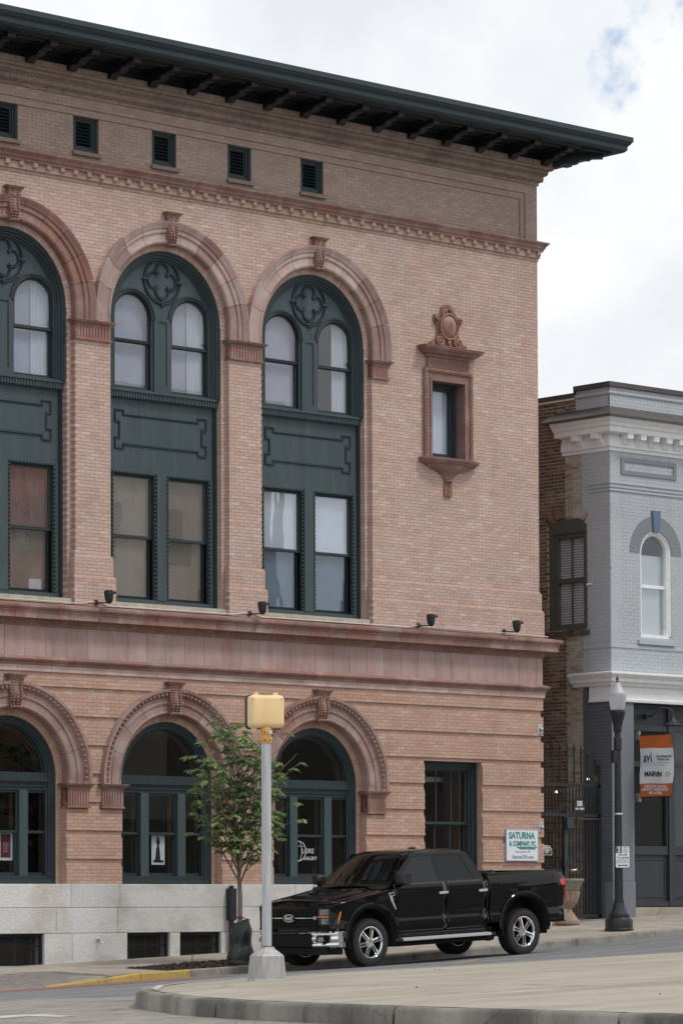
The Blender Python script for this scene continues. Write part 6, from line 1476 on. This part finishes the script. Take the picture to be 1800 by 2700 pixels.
# front bumper
def bumper(z0, z1, v0, v1, off, name, m_, n=24, wrap_=True, bul=.02):
    b = MB(); G_ = []
    for i in range(n+1):
        v = v0+(v1-v0)*i/n; x = -1.0+.23*abs(v)**3.4; y = v*1.0
        G_.append([(x+off+.10, y, z1), (x+off+.01, y, z1), (x+off-bul*.7, y, z1-.02), (x+off-bul, y, (z0+z1)/2), (x+off-bul*.5, y, z0+.02), (x+off+.02, y, z0), (x+off+.10, y, z0)])
    b.rings(G_); return b.build(name, m_, TK, smooth=40)
bumper(.36, .62, -.99, .99, .05, 'bumper_core', mat('matte_black_plastic', (.005,.005,.0055), None, rough=.6, spec=.25))
bumper(.585, .635, -.99, .99, .0, 'bumper_strip', CHR)
bumper(.24, .39, -.93, .93, .10, 'air_dam', MATS['matte_black_plastic'])
for sg in (-1, 1):
    a0, a1 = (.56, 1.0) if sg > 0 else (-1.0, -.56)
    bumper(.365, .445, a0, a1, .012, 'bumper_corner', CHR, 12); bumper(.555, .625, a0, a1, .004, 'bumper_corner', CHR, 12)
    bumper(.44, .56, .90 if sg > 0 else -1.0, 1.0 if sg > 0 else -.90, .008, 'bumper_corner', CHR, 6); bumper(.44, .56, .56 if sg > 0 else -.64, .64 if sg > 0 else -.56, .008, 'bumper_corner', CHR, 6)
    b = MB().rings([[(x, sg*(.985-.13*max(0, (-.55-x)/.3)**2), z) for z in (.36,.40,.62,.635)]+[(x, sg*.8, .635), (x, sg*.8, .36)] for x in (-.84,-.76,-.68,-.60)]); b.build('bumper_end', CHR, TK, smooth=40)
    fl2 = MB().tube([(-.93, sg*.76, .50), (-.99, sg*.76, .50)], .045, 12); fl2.build('fog_lamp', CLR, TK)
# greenhouse
LV = [(1.33,.40,2.80,.950),(1.42,.545,2.775,.915),(1.60,.79,2.68,.850),(1.84,1.10,2.545,.762),(1.90,1.20,2.49,.725),(1.935,1.33,2.43,.66),(1.955,1.60,2.25,.45)]
def lvl(z, k): return float(np.interp(z, [l[0] for l in LV], [l[k] for l in LV]))
def gring(z, inset_=0.0):
    x0, x1, hw = lvl(z, 1)+inset_, lvl(z, 2)-inset_, lvl(z, 3)-inset_; P = []; n = 12
    for i in range(n+1): v = -1+2*i/n; P.append((x0-.14*(1-v*v)+.05*abs(v)**8, v*hw*(1 if abs(v) < 1 else .985), z))
    for i in range(n+1): v = 1-2*i/n; P.append((x1+.03*(1-v*v)-.05*abs(v)**8, v*hw*(1 if abs(v) < 1 else .985), z))
    return P
b = MB().rings([gring(z) for z in (1.875,1.90,1.92,1.935,1.947,1.955)]); b.build('roof', PAINT, TK, smooth=40)
# pillars as strips on the glass-house surface
def gstrip(xz0, xz1, name, m_=PAINT, off=.004, n=8, th=.03):
    # quad strip between two (x,z) polylines on the side surface
    for sg in (-1, 1):
        b = MB(); A = [Vector((*[xz0[0][k]+(xz0[1][k]-xz0[0][k])*i/n for k in (0, 1)],)) for i in range(n+1)]; B = [Vector((*[xz1[0][k]+(xz1[1][k]-xz1[0][k])*i/n for k in (0, 1)],)) for i in range(n+1)]
        rs = [[(p.x, sg*(lvl(p.y, 3)+off), p.y), (q.x, sg*(lvl(q.y, 3)+off), q.y), (q.x, sg*(lvl(q.y, 3)+off-th), q.y), (p.x, sg*(lvl(p.y, 3)+off-th), p.y)] for p, q in zip(A, B)]
        b.rings(rs); b.build(name, m_, TK, smooth=40)
xa = lambda z: lvl(z, 1)+.03
gstrip([(xa(1.36)+.03,1.36),(xa(1.87),1.87)], [(xa(1.36)+.17,1.36),(xa(1.87)+.10,1.87)], 'a_pillar')
gstrip([(1.70,1.37),(1.66,1.87)], [(1.80,1.37),(1.765,1.87)], 'b_pillar')
gstrip([(2.545,1.37),(2.33,1.87)], [(2.785,1.37),(2.53,1.87)], 'c_pillar')
gstrip([(1.12,1.84),(2.50,1.84)], [(1.17,1.895),(2.46,1.895)], 'roof_rail', off=.006)
gstrip([(.56,1.362),(2.70,1.362)], [(.60,1.395),(2.70,1.395)], 'belt_moulding', GLB, off=.008)
def sglass(P, name, m_):
    for sg in (-1, 1):
        o_ = .0; b = MB(); b.rings([[(x, sg*(lvl(z, 3)+o_), z) for x, z in P], [(x, sg*(lvl(z, 3)+o_-.012), z) for x, z in P]]); b.build(name, m_, TK)
sglass([(.64,1.385),(1.72,1.385),(1.69,1.85),(1.18,1.85)], 'side_window', TINT); sglass([(1.78,1.385),(2.60,1.385),(2.62,1.46),(2.40,1.85),(1.75,1.85)], 'side_window', PRIV)
b = MB(); G_ = []
for j in range(9):
    z = 1.36+(1.885-1.36)*j/8; x0, hw = lvl(z, 1), lvl(z, 3)
    G_.append([(x0-.14*(1-v*v)+.05*abs(v)**8+.004, v*hw, z) for v in [-.955+1.91*i/14 for i in range(15)]])
b.rings(G_, closed=False, caps=False); b.build('windscreen', WSH, TK, smooth=60, recalc=False)
b = MB(); G_ = []
for j in range(7):
    z = 1.36+(1.885-1.36)*j/6; x1, hw = lvl(z, 2), lvl(z, 3); G_.append([(x1+.03*(1-v*v)-.002, v*hw*.97, z) for v in [-1+2*i/10 for i in range(11)]])
b.rings(G_, closed=False, caps=False); b.build('rear_window', PRIV, TK, recalc=False)
# inside the cab: dash, seats, wheel
MB().prism([(.55,1.30),(.62,1.41),(.85,1.43),(1.0,1.36),(1.0,1.2)], 'y', -.86, .86).build('dashboard', BLKP, TK)
for y in (-.42, .42):
    for x in (1.55, 2.3): MB().prism([(x,1.2),(x+.10,1.2),(x+.26,1.66),(x+.18,1.69)], 'y', y-.26, y+.26).bbox(x+.17, x+.25, y-.14, y+.14, 1.69, 1.83).build('seat', CABIN, TK)
MB().tube([(1.02+.06*math.sin(2*PI*i/24), -.42+.19*math.cos(2*PI*i/24), 1.42+.17*math.sin(2*PI*i/24)) for i in range(25)], .016, 6).build('steering_wheel', CABIN, TK, smooth=50)
MB().box(1.10, 1.14, -.10, .10, 1.74, 1.80).build('inside_mirror', BLKP, TK)
for y in (-.55, .10): MB().tube([(.34-.0,y,1.372),(.30,y+.25,1.39),(.33,y+.55,1.415)], .012, 5).build('wiper', BLKP, TK)
MB().prism([(.36,1.30),(.56,1.325),(.58,1.37),(.38,1.345)], 'y', -.90, .90).build('cowl', BLKP, TK)
# trim
for sg in (-1, 1):
    for x in (1.60, 2.56):
        b = MB().rings([[(x+dx_, sg*(ysd(1.19)+d), 1.19+dz) for dx_, dz in ((0,-.022),(0,.022),(.20,.024),(.20,-.016))] for d in (-.005,.028,.034)]); o = b.build('door_handle', SAT, TK, smooth=30)
        MB()._ell((x+.09, sg*(ysd(1.19)+.002), 1.175), .08, .008, .045, 12, 6).build('handle_recess', GLB, o)
    # mirror
    b = MB(); rs = []
    for y0, s_ in ((.955,.6),(1.0,.75),(1.07,1.0),(1.20,1.03),(1.24,.9)) if sg < 0 else ((.95,.5),(.97,.6),(1.0,.8),(1.12,.8),(1.15,.7)): rs.append([(.70-.09*s_+dx_*s_, sg*y0, 1.47+dz*s_) for dx_, dz in ((0,-.11),(-.06,-.07),(-.07,.06),(-.02,.115),(.10,.115),(.14,.09),(.14,-.09),(.10,-.115))])
    b.rings(rs); o = b.build('side_mirror', BLKP, TK, smooth=45); MB().prism([(.64,1.36),(.78,1.36),(.76,1.44),(.66,1.44)], 'y', *sorted((sg*.93, sg*1.08))).build('mirror_arm', BLKP, o)
    # chrome vent badge on the fender
    P = [(.40,1.235),(.525,1.245),(.53,1.19),(.475,1.18),(.50,1.10),(.575,.955),(.56,.94),(.455,1.09),(.42,1.17)]
    b = MB(); b.rings([[(x, sg*(ysd(z)+.032), z) for x, z in P], [(x, sg*(ysd(z)+.0), z) for x, z in P]]); b.build('fender_badge', SAT, TK)
    b = MB(); Q = [(.42,1.225),(.515,1.232),(.515,1.20),(.43,1.195)]; b.rings([[(x, sg*(ysd(z)+.035), z) for x, z in Q], [(x, sg*(ysd(z)+.03), z) for x, z in Q]]); b.build('badge_inlay', GLB, TK)
    # running board
    b = MB().rings([[(x, sg*.90, .40), (x, sg*1.0, .385), (x, sg*1.03, .40), (x, sg*1.03, .435), (x, sg*.90, .445)] for x in (.52, 2.93)]); b.build('running_board', BLKP, TK)
    b = MB().rings([[(x, sg*1.01, .392), (x, sg*1.036, .398), (x, sg*1.04, .432), (x, sg*1.01, .446), (x, sg*.93, .452), (x, sg*.93, .447)] for x in (.70, 2.82)]); b.build('step_bar', mat('bright_aluminium', (.72,.73,.74), None, rough=.35, metal=.5), TK, smooth=40)
    for x in (.8, 1.75, 2.7): MB().box(x-.04, x+.04, *sorted((sg*.55, sg*.95)), .40, .47).build('step_bracket', UND, TK)
    # tail light
    P = [(4.60,1.37),(4.93,1.36),(4.95,1.20),(4.95,.94),(4.86,.945),(4.72,1.10)]
    b = MB(); rs_ = [[(x, sg*(ysd(z)-.05*max(0, (x-4.5)/.42)**2+.016), z) for x, z in P], [(min(x, 4.90), sg*.78, z) for x, z in P]]; b.rings(rs_); tl_ = b.build('tail_light', mat('red_lens', (.13,.008,.012), (.20,.01,.016), 6, .12, spec=.7), TK)
    P2 = [(4.70,1.315),(4.925,1.305),(4.94,1.16),(4.93,1.03),(4.90,1.06),(4.89,1.20),(4.74,1.21)]
    b = MB(); b.rings([[(x, sg*(ysd(z)-.05*max(0, (x-4.5)/.42)**2+.020), z) for x, z in P2], [(x, sg*(ysd(z)-.05*max(0, (x-4.5)/.42)**2+.010), z) for x, z in P2]]); b.build('lit_band', mat('bright_red_lens', (.55,.012,.02), None, rough=.15), tl_)
    P3 = [(4.76,1.18),(4.87,1.17),(4.87,1.05),(4.84,1.02)]
    b = MB(); b.rings([[(x, sg*(ysd(z)-.05*max(0, (x-4.5)/.42)**2+.021), z) for x, z in P3], [(x, sg*(ysd(z)-.05*max(0, (x-4.5)/.42)**2+.010), z) for x, z in P3]]); b.build('smoked_cell', GLB, tl_)
    # 4x4 on the bed side
    yb = sg*(ysd(1.31)+.012)
    Mt = Matrix.Translation((4.38, yb, 1.315)) @ (Matrix.Rotation(PI/2, 4, 'X') if sg < 0 else Matrix.Rotation(PI, 4, 'Z') @ Matrix.Rotation(PI/2, 4, 'X'))
    text_obj('4x4', .16, mat('dark_chrome', (.16,.16,.17), None, rough=.2, metal=1.0), TK, Mt, .004, .003, shear=.2, sx=1.25); 
# fuel door on the far side of the bed is hidden; seam of the near one
MB().plate([rl(.085, -.09, .09, .03), rl(.080, -.085, .085, .028)], -.004, 0).xform(Matrix.Translation((3.02, -(ysd(1.2)+.004), 1.22))).build('fuel_door', GLB, TK)
MB().tube([(.10,.55,1.22),(.085,.55,1.75)], .005, 5).build('antenna', BLKP, TK)
MB()._ell((1.95,0,1.965), .10, .04, .03, 10, 5).build('roof_fin', GLB, TK)
MB().lathe([(.02,-.12),(.10,-.10),(.13,0),(.10,.10),(.02,.12)], (0,0,0), 14).xform(Matrix.Translation((WB,-.05,.36))).tube([(WB,-.75,.40),(WB,.75,.40)], .05, 10).build('rear_axle', UND, TK, smooth=40)
MB().tube([(2.3,-.35,.40),(3.0,-.4,.42),(3.2,-.45,.44)], .09, 10).build('muffler', UND, TK)
# wheels
def wheel(cx, cy, sg, rot):
    """axis along y; sg = outward side"""
    Mw = Matrix.Translation((cx, cy, .41)) @ Matrix.Rotation(rot, 4, 'Y')
    rt = MB(); prof = [(.255,-.10),(.262,-.128),(.30,-.142),(.345,-.145),(.378,-.135),(.398,-.118),(.405,-.10),(.405,.10),(.398,.118),(.378,.135),(.345,.145),(.30,.142),(.262,.128),(.255,.10)]
    ty = MB().rings([[(r_*math.cos(2*PI*k/64), y, r_*math.sin(2*PI*k/64)) for k in range(64)] for r_, y in prof], loop=True); ty.xform(Mw)
    whl = ty.build('wheel', RUB, TK, smooth=50)
    b = MB()
    for k in range(58):
        a = 2*PI*k/58; k0 = len(b.v)
        for y0, y1, sh in ((-.118,-.062,.0),(-.055,-.004,.03),(.004,.055,.0),(.062,.118,.03)): b.box(-.013, .013, y0, y1, .400, .4135)
        for q in range(k0, len(b.v)): pass
        for s_ in (-1, 1): b.box(-.011, .011, *sorted((s_*.118, s_*.139)), .375, .402)
        b.xform(Matrix.Rotation(a, 4, 'Y'), k0)
    b.xform(Mw); b.build('tread', RUB, whl)
    o_ = sg*-1
    S = lambda y: sg*y
    pr = [(.262,S(.125)),(.270,S(.128)),(.272,S(.135)),(.262,S(.138)),(.252,S(.130)),(.245,S(.10)),(.235,S(-.02)),(.235,S(-.10)),(.255,S(-.12)),(.262,S(-.12))]
    b = MB().rings([[(r_*math.cos(2*PI*k/48), y, r_*math.sin(2*PI*k/48)) for k in range(48)] for r_, y in pr], loop=True); b.xform(Mw); b.build('rim', CHR, whl, smooth=40)
    b = MB().rings([[(r_*math.cos(2*PI*k/24), S(y), r_*math.sin(2*PI*k/24)) for k in range(24)] for r_, y in ((.02,.118),(.038,.116),(.045,.10),(.085,.098),(.09,.07),(.085,.0))]); b.xform(Mw); b.build('hub', CHR, whl, smooth=35)
    b = MB()
    for k in range(6):
        k0 = len(b.v)
        for s2 in (-1, 1):
            b.rings([[(s2*.008+s2*w_*0+x0_, S(y), r_) for x0_, y in ((s2*.004,.06),(s2*.004,.112-.018*(r_-.08)/.17),(s2*(.026+.006*(r_-.08)/.17),.108-.018*(r_-.08)/.17),(s2*(.034+.008*(r_-.08)/.17),.06))] for r_, w_ in ((.06,0),(.12,0),(.19,0),(.25,0))])
        b.xform(Matrix.Rotation(2*PI*k/6, 4, 'Y'), k0)
    b.xform(Mw); b.build('spoke', CHR, whl, smooth=30)
    b = MB()
    for k in range(6): a = 2*PI*(k+.5)/6; b.tube([(.062*math.cos(a), S(.09), .062*math.sin(a)), (.062*math.cos(a), S(.108), .062*math.sin(a))], .011, 8)
    b.xform(Mw); b.build('lug_nut', CHR, whl)
    b = MB().rings([[(r_*math.cos(2*PI*k/32), S(y), r_*math.sin(2*PI*k/32)) for k in range(32)] for r_, y in ((.17,.02),(.17,.0))]); b.rings([[(r_*math.cos(2*PI*k/32), S(y), r_*math.sin(2*PI*k/32)) for k in range(32)] for r_, y in ((.24,-.06),(.24,-.07))]); b.xform(Mw); b.build('brake_disc', UND, whl)
for cx in (0, WB):
    for sg in (-1, 1): wheel(cx, sg*.835, sg, .3+cx)

# shorten the tail behind the rear wheels to the photographed length
for ch in TK.children:
    if ch.type == 'MESH' and not ch.name.startswith('wheel') or ch.name.startswith('wheel_arch'):
        for q in [ch]+list(ch.children):
            for v in q.data.vertices:
                if v.co.x > 4.30: v.co.x = 4.30+(v.co.x-4.30)*.76
